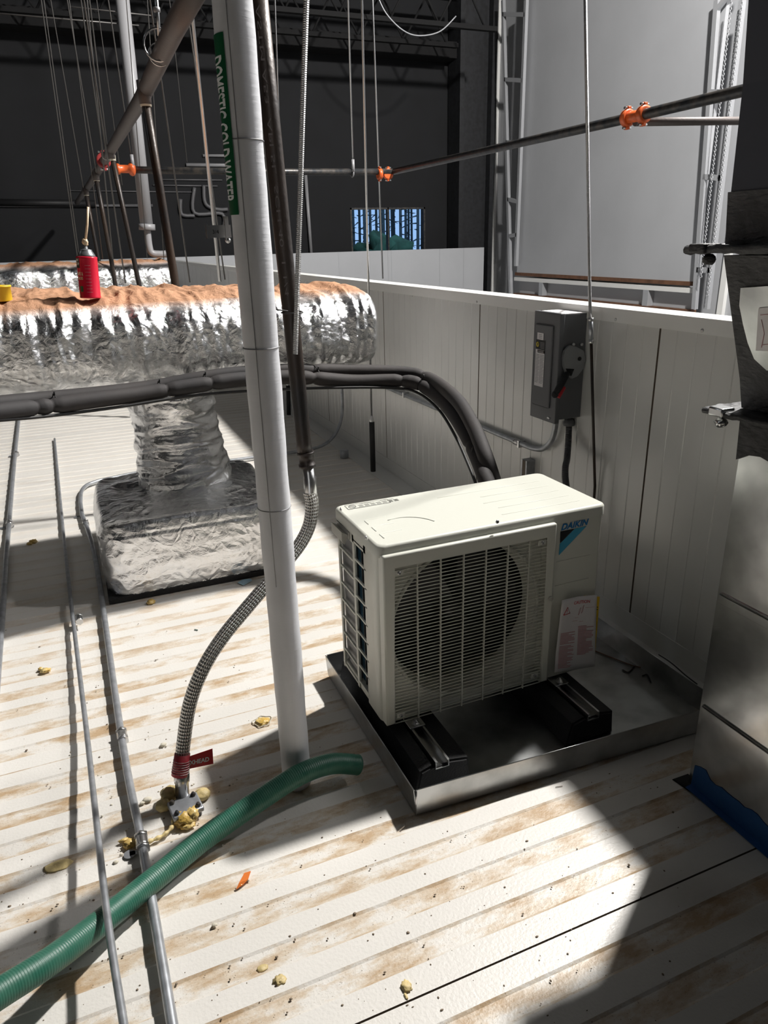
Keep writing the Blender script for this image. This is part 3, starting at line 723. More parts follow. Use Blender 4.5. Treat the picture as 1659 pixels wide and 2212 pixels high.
mb.torus((dxx-.0008, ya_-.011, 1.0165), (1, 0, 0), .0085, .0008, 16, 4, 3)
for k in range(5): mb.box((dxx-.001, yb3+.004, 1.004+.005*k), (dxx-.0004, ya_-.028, 1.0055+.005*k), mi=4)
for k in range(20):
    z = .978-.0055*k; mb.box((dxx-.001, ya_-.026+.004*(k % 4 == 3), z), (dxx-.0004, ya_-.003, z+.002), mi=4); mb.box((dxx-.001, yb3+.003+.004*(k % 5 == 4), z), (dxx-.0004, ya_-.030, z+.002), mi=4)
for k in range(3): mb.box((dxx-.001, yb3+.022, 1.040+.006*k), (dxx-.0004, ya_-.016, 1.042+.006*k), mi=4)
text_into(mb, 'DANGER', (dxx-.001, ya_-.016, .988), u_, v_, .009, 0, 0, width=.036)
mb.build('printed_labels', ['label_white', 'ink_black', 'ink_red', 'yellow_ink', 'ink_grey'], D)
mb = MB()   # latch and marker scribbles on the top edge sheet
mb.box((BX-.003, BY0+.03, BZ0+.006), (BX, BY0+.045, BZ0+.012)); mb.build('latch', 'steel', D)
mb = MB(); mb.box((BX+.004, BY0+.004, BZ1-.004), (XW-.004, BY1-.004, BZ1-.002)); 
for k in range(4): mb.torus((BX+.03+.02*k, BY0+.05+.02*k, BZ1-.0018), (0, 0, 1), .007, .0007, 10, 4, 1)
mb.build('top_label', ['label_white', 'ink_grey'], D)
def side_pt(px, py, off=0): q = at(px, py, y=BY0-off); return q
pl_ = [(1225, 745), (1240, 747), (1258, 757), (1263, 775), (1258, 795), (1245, 812), (1232, 818), (1220, 808), (1213, 790), (1212, 770), (1216, 755)]
mb = MB(); mb.prism([side_pt(*p) for p in pl_], (0, -1, 0), .010); 
bmesh.ops.bevel(mb.bm, geom=list(mb.bm.edges), offset=.0025, segments=2, affect='EDGES'); pm = mb.build('handle_plate', 'plate_grey', D)
mb = MB(); q = side_pt(1252, 775, .011); mb.lathe([(.0075, 0), (.0075, .0015)], q, (0, -1, 0), 14); mb.build('plate_hole', 'black', pm); mb = MB()
mb.prism([side_pt(1222, 796, .0105), side_pt(1240, 797, .0105), side_pt(1234, 812, .0105), side_pt(1228, 811, .0105)], (0, -1, 0), .0015); mb.build('plate_hole', 'black', pm)
mb = MB(); mb.tube([side_pt(1226, 806, .014), side_pt(1212, 830, .024), side_pt(1203, 845, .030), side_pt(1197, 854, .03)], lambda i, t, l: .010+.003*math.sin(t*PI), 12); mb.sphere(side_pt(1199, 852, .03), .014, (1, .8, 1), 2)
hd = mb.build('handle', 'rubber', D)
mb = MB(); mb.tube([side_pt(1218, 836, .020), side_pt(1205, 858, .024)], .009, 8); mb.build('handle_back', 'ink_red', hd)
for p in ((1238, 744), (1256, 744)):
    mb = MB(); mb.lathe([(.006, 0), (.006, .004), (.003, .005)], side_pt(*p), (0, -1, 0), 12); mb.build('bolt', 'steel', D)

# ================================================================== conduits
def coupling(mb, p, d, r, L=.03):
    p, d = Vector(p), Vector(d).normalized()
    mb.tube([p-d*L/2, p-d*L*.25, p+d*L*.25, p+d*L/2], lambda i, t, l: r, 12)
    for s in (-1, 1): mb.tube([p+d*s*L*.38, p+d*s*L*.62], r*1.15, 6)
# wall conduit to the switch
xw = XW-.020
t = thing('wall_conduit', 'thin steel conduit clipped along the white wall and bending up into the switch box', 'conduit', (xw, 2.6, .55))
P_ = [(xw, 6.0, .545), (xw, 2.52, .556)] + smooth_path([(xw, 2.50, .556), (xw, 2.42, .572), (xw, 2.36, .625), (xw, 2.340, .70), (xw, 2.340, .742)], 5)
mb = MB(); mb.tube(P_, .0115, 12); mb.build('tube', 'emt', t)
for p in ((1118, 963),): 
    q = at(*p, x=xw); mb = MB(); coupling(mb, (xw, q.y, .555), (0, 1, 0), .0145); mb.build('coupling', 'steel', t)
for px in (875, 955, 1124):
    q = at(px, 850 + (px-850)*.42, x=xw); mb = MB(); mb.box((xw-.014, q.y-.006, .538), (XW, q.y+.006, .568)); mb.build('strap', 'steel', t)
# second thin conduit beside it, seen below the black line bundle
mb = MB(); q = at(1137, 1000, x=XW-.03); mb.box((XW-.042, q.y-.021, .36), (XW, q.y+.021, .50)); mb.box((XW-.0425, q.y-.012, .36), (XW-.041, q.y+.012, .50), mi=1)
tag(mb.build('strut_bracket', ['emt', 'groove']), 'short slotted steel strut upright on the white wall behind the condenser unit', 'bracket')
# flexible conduit from the box to behind the unit
t = thing('flexible_conduit', 'black flexible conduit dropping from the switch box behind the condenser unit', 'conduit', (1.68, 2.25, .2))
a = at(1229, 912, y=2.26); P_ = smooth_path([a, at(1228, 950, y=2.24), at(1225, 990, y=2.2), at(1221, 1030, y=2.14), Vector((at(1221, 1030, y=2.14).x, 2.08, .30)), Vector((1.42, 2.0, .22)), Vector((1.352, 1.86, .22))], 6)
mb = MB(); mb.tube(P_, .0125, 12); mb.build('tube', 'liquidtight', t)
mb = MB(); mb.lathe([(.022, 0), (.024, .005), (.024, .014), (.019, .02), (.019, .026)], a-Vector((0, 0, .012)), (0, 0, 1), 16); mb.build('fitting', 'box_grey', t)
# conduit A: free-ended, rising towards the viewer
A_ = [at(118, 948, z=.014), at(140, 1180, z=.022), at(170, 1440, z=.040), at(187, 1580, z=.055), at(228, 1950, z=.105), at(267, 2212, z=.125), at(277, 2300, z=.132)]
t = thing('loose_conduit', 'thin steel conduit with a free far end slanting across the green hose', 'conduit', A_[0])
mb = MB(); mb.tube(smooth_path(A_, 6), .0078, 12); mb.build('tube', 'emt', t)
mb = MB(); coupling(mb, at(171, 1337, z=.035), A_[3]-A_[2], .0125, .045); mb.build('coupling', 'steel', t)
# conduit B: runs under the foil box, crosses the roof and climbs the wall
zB = .022
B_ = [at(388, 2330, z=zB), at(372, 2212, z=zB), at(308, 1830, z=zB), at(262, 1590, z=zB), at(206, 1205, z=zB), at(177, 1110, z=zB)]
B2 = [at(174, 1085, z=zB), at(176, 1062, z=zB), at(188, 1048, z=zB), at(215, 1038, z=zB)]
t = thing('floor_conduit', 'steel conduit on the roof passing under the foil box and turning up the far wall', 'conduit', B_[2])
P_ = smooth_path(B_, 4) + smooth_path(B2, 4) + smooth_path([(0.2, 4.76, zB), (.97, 4.76, zB), (1.30, 4.76, zB), (1.50, 4.78, .035), (1.62, 4.82, .10), (1.69, 4.86, .22), (1.705, 4.88, .40), (1.705, 4.88, .62)], 5)
mb = MB(); mb.tube(P_, .0112, 14); mb.build('tube', 'emt', t)
for p, d in (((264, 1590), B_[3]-B_[2]), ((307, 1820), B_[2]-B_[1]), ((185, 1130), B_[5]-B_[4])):
    mb = MB(); coupling(mb, at(*p, z=zB), d, .0155, .04); mb.build('coupling', 'steel', t)
for p in ((280, 1846), (166, 1117)):
    q = at(*p, z=.004); mb = MB(); mb.lathe([(.014, 0), (.014, .002)], q, (0, 0, 1), 14); mb.box(q-Vector((0, .007, 0)), q+Vector((.035, .007, .002))); mb.build('strap', 'emt', t)
# conduit C at the left edge
t = thing('floor_conduit', 'dull steel conduit on the roof leaving at the left edge of the view', 'conduit', at(22, 1100, z=.02))
P_ = [at(52, 800, z=.02), at(45, 870, z=.02), at(33, 980, z=.02), at(17, 1160, z=.02), at(4, 1340, z=.02), at(-30, 1750, z=.02)]
mb = MB(); mb.tube(smooth_path(P_, 4), .0125, 12); mb.build('tube', 'emt', t)
for p in ((35, 981), (20, 1132)):
    mb = MB(); coupling(mb, at(*p, z=.02), P_[3]-P_[2], .017, .04); mb.build('coupling', 'steel', t)
for p in ((8, 1140), (26, 985)):
    q = at(*p, z=.004); mb = MB(); mb.box(q-Vector((.02, .012, 0)), q+Vector((.05, .012, .002))); mb.build('strap', 'emt', t)
# junction fitting on the wall where conduit B ends + wall strut behind the foil duct
mb = MB(); q = at(723, 777, x=1.70); mb.box((1.66, q.y-.05, q.z-.04), (XW, q.y+.05, q.z+.03), .002); tag(mb.build('junction_box', 'emt'), 'small steel junction box on the white wall above the rising conduit', 'junction box')
mb = MB(); q = at(744, 988, z=.0); mb.lathe([(.03, 0), (.03, .05), (.022, .055)], q, (0, 0, 1), 14); tag(mb.build('pipe_stub', 'emt'), 'short grey pipe stub on the roof at the foot of the white wall', 'pipe stub')

# ================================================================== white insulated pipe
WPX, WPY, WPR = .3725, 1.589, .0385
WP = thing('insulated_pipe', 'white jacketed vertical water pipe with a green lettered band in front of everything', 'pipe', (WPX, WPY, 0))
mb = MB(); rings = []
zs = [i*.03 for i in range(int(3.6/.03)+1)] + [7.0]
mb.tube([(WPX, WPY, z) for z in zs], lambda i, t, l: WPR + .0005*math.sin(l*47)+.0004*math.sin(l*19), 48)
mb.build('jacket', 'jacket', WP)
mb = MB()   # jacket joints and lap seam
for p in ((545, 300), (570, 755), (600, 1105)):
    z = at(*p, y=WPY-.038).z; mb.torus((WPX, WPY, z), (0, 0, 1), WPR+.0006, .0012, 40, 4)
av = math.atan2(-WPY, -WPX); 
a_ = av - .30; mb.tube([(WPX+(WPR+.0008)*math.cos(a_), WPY+(WPR+.0008)*math.sin(a_), z) for z in (.62, 1.0, 1.5, 3.3)], .0009, 4)
mb.build('seam', 'pvc', WP)
gz0, gz1 = at(490, 465, y=WPY).z, at(465, 76, y=WPY).z
mb = MB(); n = 20; ga0, ga1 = av-PI*.5-.95, av-.46-.10; R_ = WPR+.0022
ga1 = av - .57
lo = [mb.bm.verts.new((WPX+R_*math.cos(ga0+(ga1-ga0)*i/n), WPY+R_*math.sin(ga0+(ga1-ga0)*i/n), gz0)) for i in range(n+1)]
hi = [mb.bm.verts.new((WPX+R_*math.cos(ga0+(ga1-ga0)*i/n), WPY+R_*math.sin(ga0+(ga1-ga0)*i/n), gz1)) for i in range(n+1)]
for i in range(n): mb.face([lo[i], lo[i+1], hi[i+1], hi[i]], 0, True)
band = mb.build('pipe_label', 'green_band', WP, fix=False)
mb = MB(); L_ = gz1-gz0; th = (ga1-ga0)*R_; cap = .040
def wrap(x, y):
    a = ga1 - (.008 + cap - y)/R_; z = gz1 - .035 - x
    return Vector((WPX+(R_+.0008)*math.cos(a), WPY+(R_+.0008)*math.sin(a), z))
text_into(mb, 'DOMESTIC COLD WATER', (0, 0, 0), (1, 0, 0), (0, 0, 1), cap*1.40, bold=.0012, warp=wrap, width=L_-.06)
mb.build('lettering', 'white_ink', band, fix=False)
# clamp hanger on its left
t = thing('pipe_clamp', 'small steel strut clamp sticking out to the left of the white pipe', 'clamp', at(470, 502, y=1.66))
q0, q1 = at(444, 500, y=1.66), at(497, 500, y=1.66); mb = MB(); mb.box((q0.x, 1.65, q0.z-.013), (q1.x, 1.656, q0.z+.012)); mb.box((q0.x, 1.645, q0.z-.014), (q0.x+.004, 1.66, q0.z+.013)); 
mb.build('bracket', 'steel', t)
mb = MB(); text_into(mb, '3/4', (q0.x+.012, 1.6495, q0.z-.005), (1, 0, 0), (0, 0, 1), .011); mb.build('stamped_mark', 'ink_black', t, fix=False)
mb = MB(); mb.sphere((q1.x-.008, 1.652, q1.z-.018), .006, amp=.3, sub=2); mb.box((q1.x-.012, 1.648, q1.z-.02), (q1.x-.004, 1.66, q1.z+.03)); mb.build('bolt', 'steel', t)

# ================================================================== gas pipe, braided connector
GP = thing('steel_gas_pipe', 'rusty brown steel pipe coming down beside the white pipe into a braided hose', 'pipe', at(665, 985, y=1.8))
g0, g1 = at(553, -60, y=1.8), at(656, 955, y=1.8)
mb = MB(); mb.tube([g0, g0.lerp(g1, .3), g0.lerp(g1, .6), g1, at(658, 975, y=1.8)], .0205, 20); mb.build('tube', 'iron', GP)
mb = MB(); c0, c1 = at(660, 975, y=1.8), at(664, 1008, y=1.8); d = (c1-c0)
mb.tube([c0, c0+d*.18, c0+d*.2, c0+d*.8, c0+d*.82, c1], lambda i, t, l: (.0235, .0235, .0205, .0205, .0235, .0235)[i], 12); mb.build('coupling', 'iron', GP)
mb = MB()   # raised stencil marking on the pipe
dirn = (g1-g0).normalized(); fr_ = Vector((-.27, -1, 0)).normalized(); up_ = fr_.cross(dirn)
base = g0.lerp(g1, .06)+fr_*.0212
text_into(mb, 'ASTM A53  API 5L  SCH 40  1 1/4', base, dirn, -up_, .013, width=.60); mb.build('stencil', 'iron_brown', GP, fix=False)
HP = thing('braided_gas_hose', 'braided stainless hose curving from the brown pipe down to a bolted floor plate', 'hose', at(393, 1740, z=0))
ye = 1.8
P_ = [at(669, 1062, y=ye), at(674, 1090, y=1.80), at(668, 1135, y=1.80), at(645, 1180, y=1.79), at(600, 1235, y=1.77), at(540, 1305, y=1.745), at(480, 1378, y=1.72), at(437, 1448, y=1.70), at(410, 1520, y=1.69), at(397, 1600, y=1.675), at(391, 1665, y=1.655)]
mb = MB(); mb.tube(smooth_path(P_, 8), .0185, 24); mb.build('braid', 'braid', HP)
mb = MB(); mb.tube([c1, at(668, 1030, y=ye), at(669, 1032, y=ye), at(671, 1062, y=ye), at(671, 1068, y=ye)], lambda i, t, l: (.0155, .0155, .018, .018, .0165)[i], 20); mb.build('upper_collar', 'steel', HP)
mb = MB(); b0 = at(392, 1660, y=1.657); b1 = at(394, 1722, y=1.635); mb.tube([b0, b0.lerp(b1, .45), b0.lerp(b1, .5), b1], lambda i, t, l: (.0205, .0205, .018, .018)[i], 20); mb.build('lower_collar', 'steel', HP)
mb = MB(); r0, r1 = at(394, 1628, y=1.665), at(389, 1674, y=1.652); rg = mb.tube([r0, r0.lerp(r1, .5), r1], lambda i, t, l: (.0205, .0215, .0230)[i], 24); rl = mb.build('red_sleeve', 'red_label', HP)
mb = MB()
for k in range(6): 
    c = r0.lerp(r1, .30+.11*k); mb.torus(c, r1-r0, 0.0217+.00027*k, .0006, 24, 4)
mb.build('print_lines', 'label_white', rl)
# FLEXHEAD tag sticking out
TY = 1.655
T4 = [at(404, 1662, y=TY), at(461, 1650, y=TY), at(459, 1617, y=TY), at(406, 1635, y=TY)]
mb = MB(); mb.prism(T4, (0, 1, 0), .0006); tg = mb.build('tag', 'tag_red', HP)
mb = MB(); u_t = (T4[1]-T4[0]).normalized(); text_into(mb, 'FLEXHEAD', T4[0]+Vector((-.014, -.0006, .014))+u_t*.0, u_t, (0, 0, 1), .019, .0003, bold=.0006, shear=.15, width=.074)
mb.build('tag_lettering', 'white_ink', tg, fix=False)
mb = MB(); q0 = at(400, 1738, z=.03); c = Vector((q0.x, q0.y, .0))
Rz = Matrix.Rotation(math.radians(8), 3, 'Z')
mb.box((c.x-.04, c.y-.035, .016), (c.x+.04, c.y+.035, .030), .004, 2, rot=(c, Rz)); pt = mb.build('flange_plate', 'emt', HP)
for dx, dy in ((-.028, -.022), (.028, -.022), (.028, .022), (-.028, .022)):
    mb = MB(); w_ = c + Rz @ Vector((dx, dy, 0)); mb.lathe([(.007, .0), (.007, .034), (.004, .040)], (w_.x, w_.y, 0), (0, 0, 1), 6); mb.build('bolt', 'iron_black', pt)
# foam blobs around the flange
def blob(lab, parts, m_='foam_yellow', amp=.45, group='spray foam lumps'):
    mb = MB()
    for c, r, s in parts: mb.sphere(c, r, s, 3, amp, 9)
    return tag(mb.build('foam_lump', m_), lab, 'foam', group)
P3 = lambda x, y, z=.01: tuple(at(x, y, z=z))
blob('smooth yellow foam bulge behind the left of the bolted floor plate', [(P3(366, 1716, .02), .022, (1.1, 1, 1)), (P3(352, 1740, .015), .018, (1.1, 1, .9))], 'foam_cream', .25)
blob('round cream foam bulge right of the bolted floor plate', [(P3(436, 1716, .012), .021, (1.1, 1, .7))], 'foam_cream', .12)
blob('crusty yellow foam heap in front of the bolted floor plate', [(P3(400, 1768, .012), .026, (1.1, .9, .8)), (P3(384, 1762, .010), .016, (1, 1, .8)), (P3(415, 1758, .02), .017, (1, 1, 1)), (P3(405, 1782, .006), .016, (1.2, .8, .5))])
mb = MB(); mb.tube(smooth_path([at(375, 1770, z=.012), at(372, 1785, z=.01), at(355, 1803, z=.009), at(330, 1815, z=.009), at(318, 1818, z=.009)], 6), lambda i, t, l: .005+.0016*math.sin(l*300), 8); tag(mb.build('foam_string', 'foam_cream'), 'thin string of cream foam trailing left from the floor plate', 'foam')
blob('ragged yellow foam scrap left of the floor conduit coupling', [(P3(282, 1822, .006), .014, (1.2, 1, .7)), (P3(268, 1815, .006), .008, (1.6, .8, .5))])
blob('yellow foam curl on the roof in front of the foil box', [(P3(326, 1300, .008), .015, (1.1, .9, .7))])
blob('yellow foam scrap on the roof near the left edge', [(P3(98, 1448, .007), .014, (1.2, .9, .5)), (P3(88, 1445, .006), .008, (1, 1, .8))])
blob('small tan foam scrap between the two left conduits', [(P3(72, 1170, .008), .016, (1.2, .9, .7)), (P3(64, 1174, .006), .012, (1.2, .9, .6))])
fd_ = blob('flat yellow foam dab with a crusted rim left of the white pipe', [(P3(567, 1558, .002), .020, (1.15, .9, .3))])
mb = MB(); c = at(567, 1558, z=.001); mb.tube([c+Vector((.029*math.cos(a)*(1+.15*math.sin(3*a)), .026*math.sin(a)*(1+.12*math.sin(5*a)), 0)) for a in [2*PI*i/30 for i in range(31)]], .0016, 5, False); mb.build('foam_rim', 'crumb', fd_)
blob('flat cream foam dab in the foreground left of centre', [(P3(604, 2117, .001), .011, (1.2, 1, .4))], 'foam_cream')
blob('cream foam drip with a tapering tail in the foreground', [(P3(878, 2130, .003), .011, (.9, 1.1, .45)), (P3(877, 2152, .001), .0045, (.7, 1.6, .6))], 'foam_cream')
blob('faint thin foam smear above the flat foreground dab', [(P3(567, 2091, -.002), .010, (1.2, .8, .25))], 'foam_cream', .2)
blob('thin tan foam smear at the lower left', [(P3(125, 1870, -.001), .022, (1.5, .8, .12))], 'foam_cream', .2)
# litter on the roof
mb = MB(); P_ = [at(510, 1922, z=.002), at(516, 1908, z=.008), at(528, 1886, z=.005), at(542, 1882, z=.004), at(536, 1900, z=.006), at(524, 1912, z=.004)]; mb.prism(P_, (0, 0, 1), .0008); tag(mb.build('orange_wrapper', 'wrapper_orange'), 'torn shiny orange wrapper strip on the foreground roof', 'litter')
mb = MB(); P_ = [at(513, 1259, z=.003), at(524, 1252, z=.006), at(541, 1250, z=.004), at(545, 1254, z=.002), at(526, 1265, z=.003)]; mb.prism(P_, (0, 0, 1), .0008); tag(mb.build('paper_wrapper', 'wrapper'), 'small pale blue wrapper beside the foil box', 'litter')
mb = MB(); mb.tube([at(420, 1360, z=.003), at(427, 1361, z=.003)], .002, 6); tag(mb.build('twig', 'needles'), 'tiny dark green scrap on the roof between conduit and hose', 'litter')
mb = MB(); mb.tube([at(1200, 1700, z=.002), at(1215, 1698, z=.002)], .001, 4)
for i in range(420):
    px, py = random.uniform(0, 1480), random.uniform(1300, 2212); q = at(px, py, z=.0)
    if q.x > 1.5 or (.6 < q.x < 1.62 and 1.27 < q.y < 2.06): continue
    r_ = random.choice((.0008, .001, .0012, .0016, .002, .0026)); mb.sphere((q.x, q.y, r_*.3), r_, (random.uniform(.8, 1.8), random.uniform(.8, 1.5), .6), 1, .3)
o = tag(mb.build('roof_grit', 'debris'), 'scattered dark grit and crumbs over the ribbed white roof', 'grit'); o['kind'] = 'stuff'
mb = MB()
for i in range(70):
    px, py = random.gauss(330, 90), random.gauss(1720, 90); q = at(px, py, z=.0)
    mb.sphere((q.x, q.y, .001), random.uniform(.001, .003), (1.3, 1, .7), 1, .3)
for p, r_ in (((318, 1728), .009), ((352, 1609), .008), ((307, 1735), .005), ((250, 1862), .005), ((262, 1846), .004), ((463, 1998), .005)): 
    q = at(*p, z=.003); mb.sphere(q, r_, (1.4, .9, .7), 2, .5)
o = tag(mb.build('foam_crumbs', 'crumb'), 'pale foam crumbs strewn around the bolted floor plate', 'crumbs'); o['kind'] = 'stuff'

# ================================================================== green hose
t = thing('green_hose', 'thick dark green ribbed hose lying across the roof, open end by the tray', 'hose', at(300, 1920, z=0))
hz = [.032, .032, .033, .036, .045, .055, .060, .062, .058, .046, .032]
hp = [(-160, 2250), (-60, 2185), (0, 2145), (110, 2075), (215, 1995), (330, 1902), (450, 1805), (570, 1722), (650, 1672), (715, 1650), (772, 1652)]
hz = [.150, .138, .125, .100, .062, .040, .048, .075, .092, .080, .045]
P_ = [at(*p, z=z) for p, z in zip(hp, hz)]
SP = smooth_path(P_, 9)
mb = MB(); mb.tube(SP, .0275, 28, False); mb.build('tube', 'green_hose', t)
mb = MB(); e = SP[-1]; d = (SP[-1]-SP[-2]).normalized(); mb.torus(e, d, .026, .0022, 28, 6); mb.lathe([(.0245, -.02), (.0245, -.018)], e, d, 24, mi=1)
mb.build('open_end', ['green_hose', 'rust_edge'], t)

# ================================================================== refrigerant lines
LS = thing('refrigerant_line_set', 'pair of black insulated refrigerant lines looping over to the back of the condenser unit', 'pipe bundle', at(868, 823, y=2.35))
def line(name, P_, R_, ties, m_):
    P_ = smooth_path(P_, 10)
    T_ = [min(range(len(P_)), key=lambda i: (P_[i]-q).length) for q in ties]
    ln = [0]
    for i in range(1, len(P_)): ln.append(ln[-1]+(P_[i]-P_[i-1]).length)
    # refine so the pinches are round
    def f(i, t, l): 
        k = 1.0
        for j in T_: k = min(k, .72+.28*min(1, (abs(l-ln[j])/.030)**.6))
        return R_*k
    Q = []; 
    for i in range(len(P_)-1):
        for j in range(3): Q.append(P_[i].lerp(P_[i+1], j/3))
    Q.append(P_[-1])
    mb = MB(); mb.tube(Q, f, 20); return mb.build(name, m_, LS)
YL = lambda px: [y for (a, y), (b, z) in zip(LYT, LYT[1:]) if a <= px < b][0:1] and [y+(z-y)*(px-a)/(b-a) for (a, y), (b, z) in zip(LYT, LYT[1:]) if a <= px < b][0]
LYT = [(-100, 2.62), (0, 2.70), (100, 2.78), (330, 2.90), (520, 2.93), (640, 2.93), (760, 2.93), (868, 2.88), (918, 2.80), (962, 2.66), (1000, 2.45), (1030, 2.26), (1053, 2.11), (1100, 2.04)]
p1 = [(a, b, YL(a)) for a, b in ((-60, 898), (0, 889), (100, 878), (220, 862), (330, 848), (430, 832), (520, 820), (640, 815), (760, 824), (868, 823), (918, 836), (962, 872), (1000, 925), (1030, 985), (1053, 1045))]
p2 = [(a, b, YL(a)+.045) for a, b in ((-60, 880), (0, 872), (100, 862), (220, 850), (330, 836), (430, 818), (520, 806), (640, 800), (760, 801), (868, 805), (930, 820), (985, 862), (1022, 920), (1048, 985), (1068, 1045))]
W3 = lambda L_: [at(a, b, y=c) for a, b, c in L_]
tl_f = [at(a, b, y=YL(a)) for a, b in ((75, 880), (116, 876), (357, 845), (453, 829), (677, 816), (870, 823), (905, 831))]
q1_, q2_ = W3(p1), W3(p2)
q1_ += [Vector((q1_[-1].x+.01, 2.03, .45)), Vector((q1_[-1].x+.03, 2.0, .30)), Vector((1.30, 1.95, .24))]
q2_ += [Vector((q2_[-1].x+.01, 2.06, .45)), Vector((q2_[-1].x+.03, 2.02, .30)), Vector((1.33, 1.96, .20))]
line('insulation_front', q1_, .0300, tl_f + [at(1018, 960, y=YL(1018))], 'foam_black'); line('insulation_rear', q2_, .0285, [at(690, 800, y=2.92), at(905, 812, y=2.84)], 'foam_black')
p3 = [(a, b, YL(a)-.02) for a, b in ((-60, 912), (0, 908), (110, 898), (250, 880), (400, 857), (520, 846), (700, 838), (850, 838), (905, 850), (950, 888), (985, 945), (1010, 1000), (1030, 1050))]
mb = MB(); mb.tube(smooth_path(W3(p3), 6), .006, 8); mb.build('control_cable', 'cable_black', LS)
D1, D2 = smooth_path(q1_, 10), smooth_path(q2_, 10)
for px in (115, 357, 453, 686, 905, 1030):
    i = min(range(len(D1)), key=lambda k: abs(D1[k].x - at(px, 860, y=YL(px)).x) + (0 if px < 900 else abs(D1[k].y-YL(px)))); a = D1[i]; b_ = min(D2, key=lambda q: (q-a).length)
    c = (a+b_)/2; u = (b_-a).normalized(); tdir = (D1[min(i+1, len(D1)-1)]-D1[i-1]).normalized(); w_ = u.cross(tdir).normalized(); hl = (b_-a).length/2
    mb = MB(); mb.tube([c + u*(hl+.026)*math.cos(k*PI/12) + w_*.0265*math.sin(k*PI/12) for k in range(25)], .0018, 6, False)
    e = c + w_*.0265*(1 if w_.z > 0 else -1); mb.tube([e, e+Vector((.002, -.006, .014))], .003, 6); mb.build('zip_tie', 'cable_black', LS)

# ================================================================== foil-wrapped duct
FD = thing('foil_duct', 'long wrinkled silver foil wrapped duct with a round neck down to a foil box', 'duct', (.37, 3.35, 0))
def superell(a, n): c, s = math.cos(a), math.sin(a); return (math.copysign(abs(c)**(2/n), c), math.copysign(abs(s)**(2/n), s))
def wr(p, s=1.0):
    """folds of a loosely wrapped blanket"""
    a = noise.noise(Vector((p.x*8, p.y*2.2, p.z*2.4))); b = noise.noise(Vector((p.x*21, p.y*5, p.z*3.2))); c = noise.noise(p*55)
    return s*(.022*(1-2*abs(a)) + .011*(1-2*abs(b)) + .0045*(1-2*abs(noise.noise(Vector((p.x*46, p.y*12, p.z*11))))) + .0012*c + .014*noise.noise(p*3))
def trunk(name, x0, x1, yc, hy, zfun, mat_, parent, nx=420, na=150, end=.07):
    mb = MB(); rows = []
    for i in range(nx+1):
        x = x0+(x1-x0)*i/nx; e = (x1-x)/end; k = 1.0
        if e < 1: k = max(.02, (1-(1-e)**3)**(1/3)) if e > 0 else .02
        zc, hz_ = zfun(x); row = []
        for j in range(na):
            c, s = superell(2*PI*j/na, 3.3); kk = k if e < 1 else 1
            p = Vector((x, yc+hy*c*(.55+.45*kk if e < 1 and kk > .3 else kk if e < 1 else 1), zc+hz_*s*(.45+.55*kk if e < 1 and kk > .3 else kk if e < 1 else 1)))
            if s > 0: p.z += .018*noise.noise(Vector((x*4, c*1.5, 7)))+.012*noise.noise(Vector((x*11, c*3, 1)))
            d = Vector((0, c, s)).normalized(); p += d*wr(p); p.x += .006*noise.noise(p*30); row.append(mb.bm.verts.new(p))
        rows.append(row)
    for i in range(nx):
        for j in range(na): k = (j+1) % na; mb.face([rows[i][j], rows[i][k], rows[i+1][k], rows[i+1][j]], smooth=True)
    mb.face(rows[-1], smooth=True); mb.face(list(reversed(rows[0])))
    return mb.build(name, mat_, parent)
trunk('trunk', -2.2, 1.245, 3.36, .36, lambda x: (1.045-.012*x, .165+.012*min(1, max(-1, -x))), 'foil_dusty', FD)
def neck():
    mb = MB(); rows = []; n, m_ = 110, 90
    for i in range(n+1):
        t = i/n; z = .30 + .66*t; r = .185 + .05*max(0, (.16-t)/.16)**1.5 + .03*max(0, (t-.75)/.25) + .012*math.sin(t*9); cx = .385-.03*t
        row = []
        for j in range(m_):
            a = 2*PI*j/m_; p = Vector((cx+r*math.cos(a), 3.43+r*math.sin(a), z)); q = Vector((p.x*4, p.y*4, p.z*14))
            w = .018*(1-2*abs(noise.noise(q)))+.006*(1-2*abs(noise.noise(q*2.3+Vector((3,1,2)))))+.0010*noise.noise(p*60)
            row.append(mb.bm.verts.new(p + Vector((math.cos(a), math.sin(a), 0))*w))
        rows.append(row)
    for i in range(n):
        for j in range(m_): k = (j+1) % m_; mb.face([rows[i][j], rows[i][k], rows[i+1][k], rows[i+1][j]], smooth=True)
    mb.build('neck', 'foil', FD)
neck()
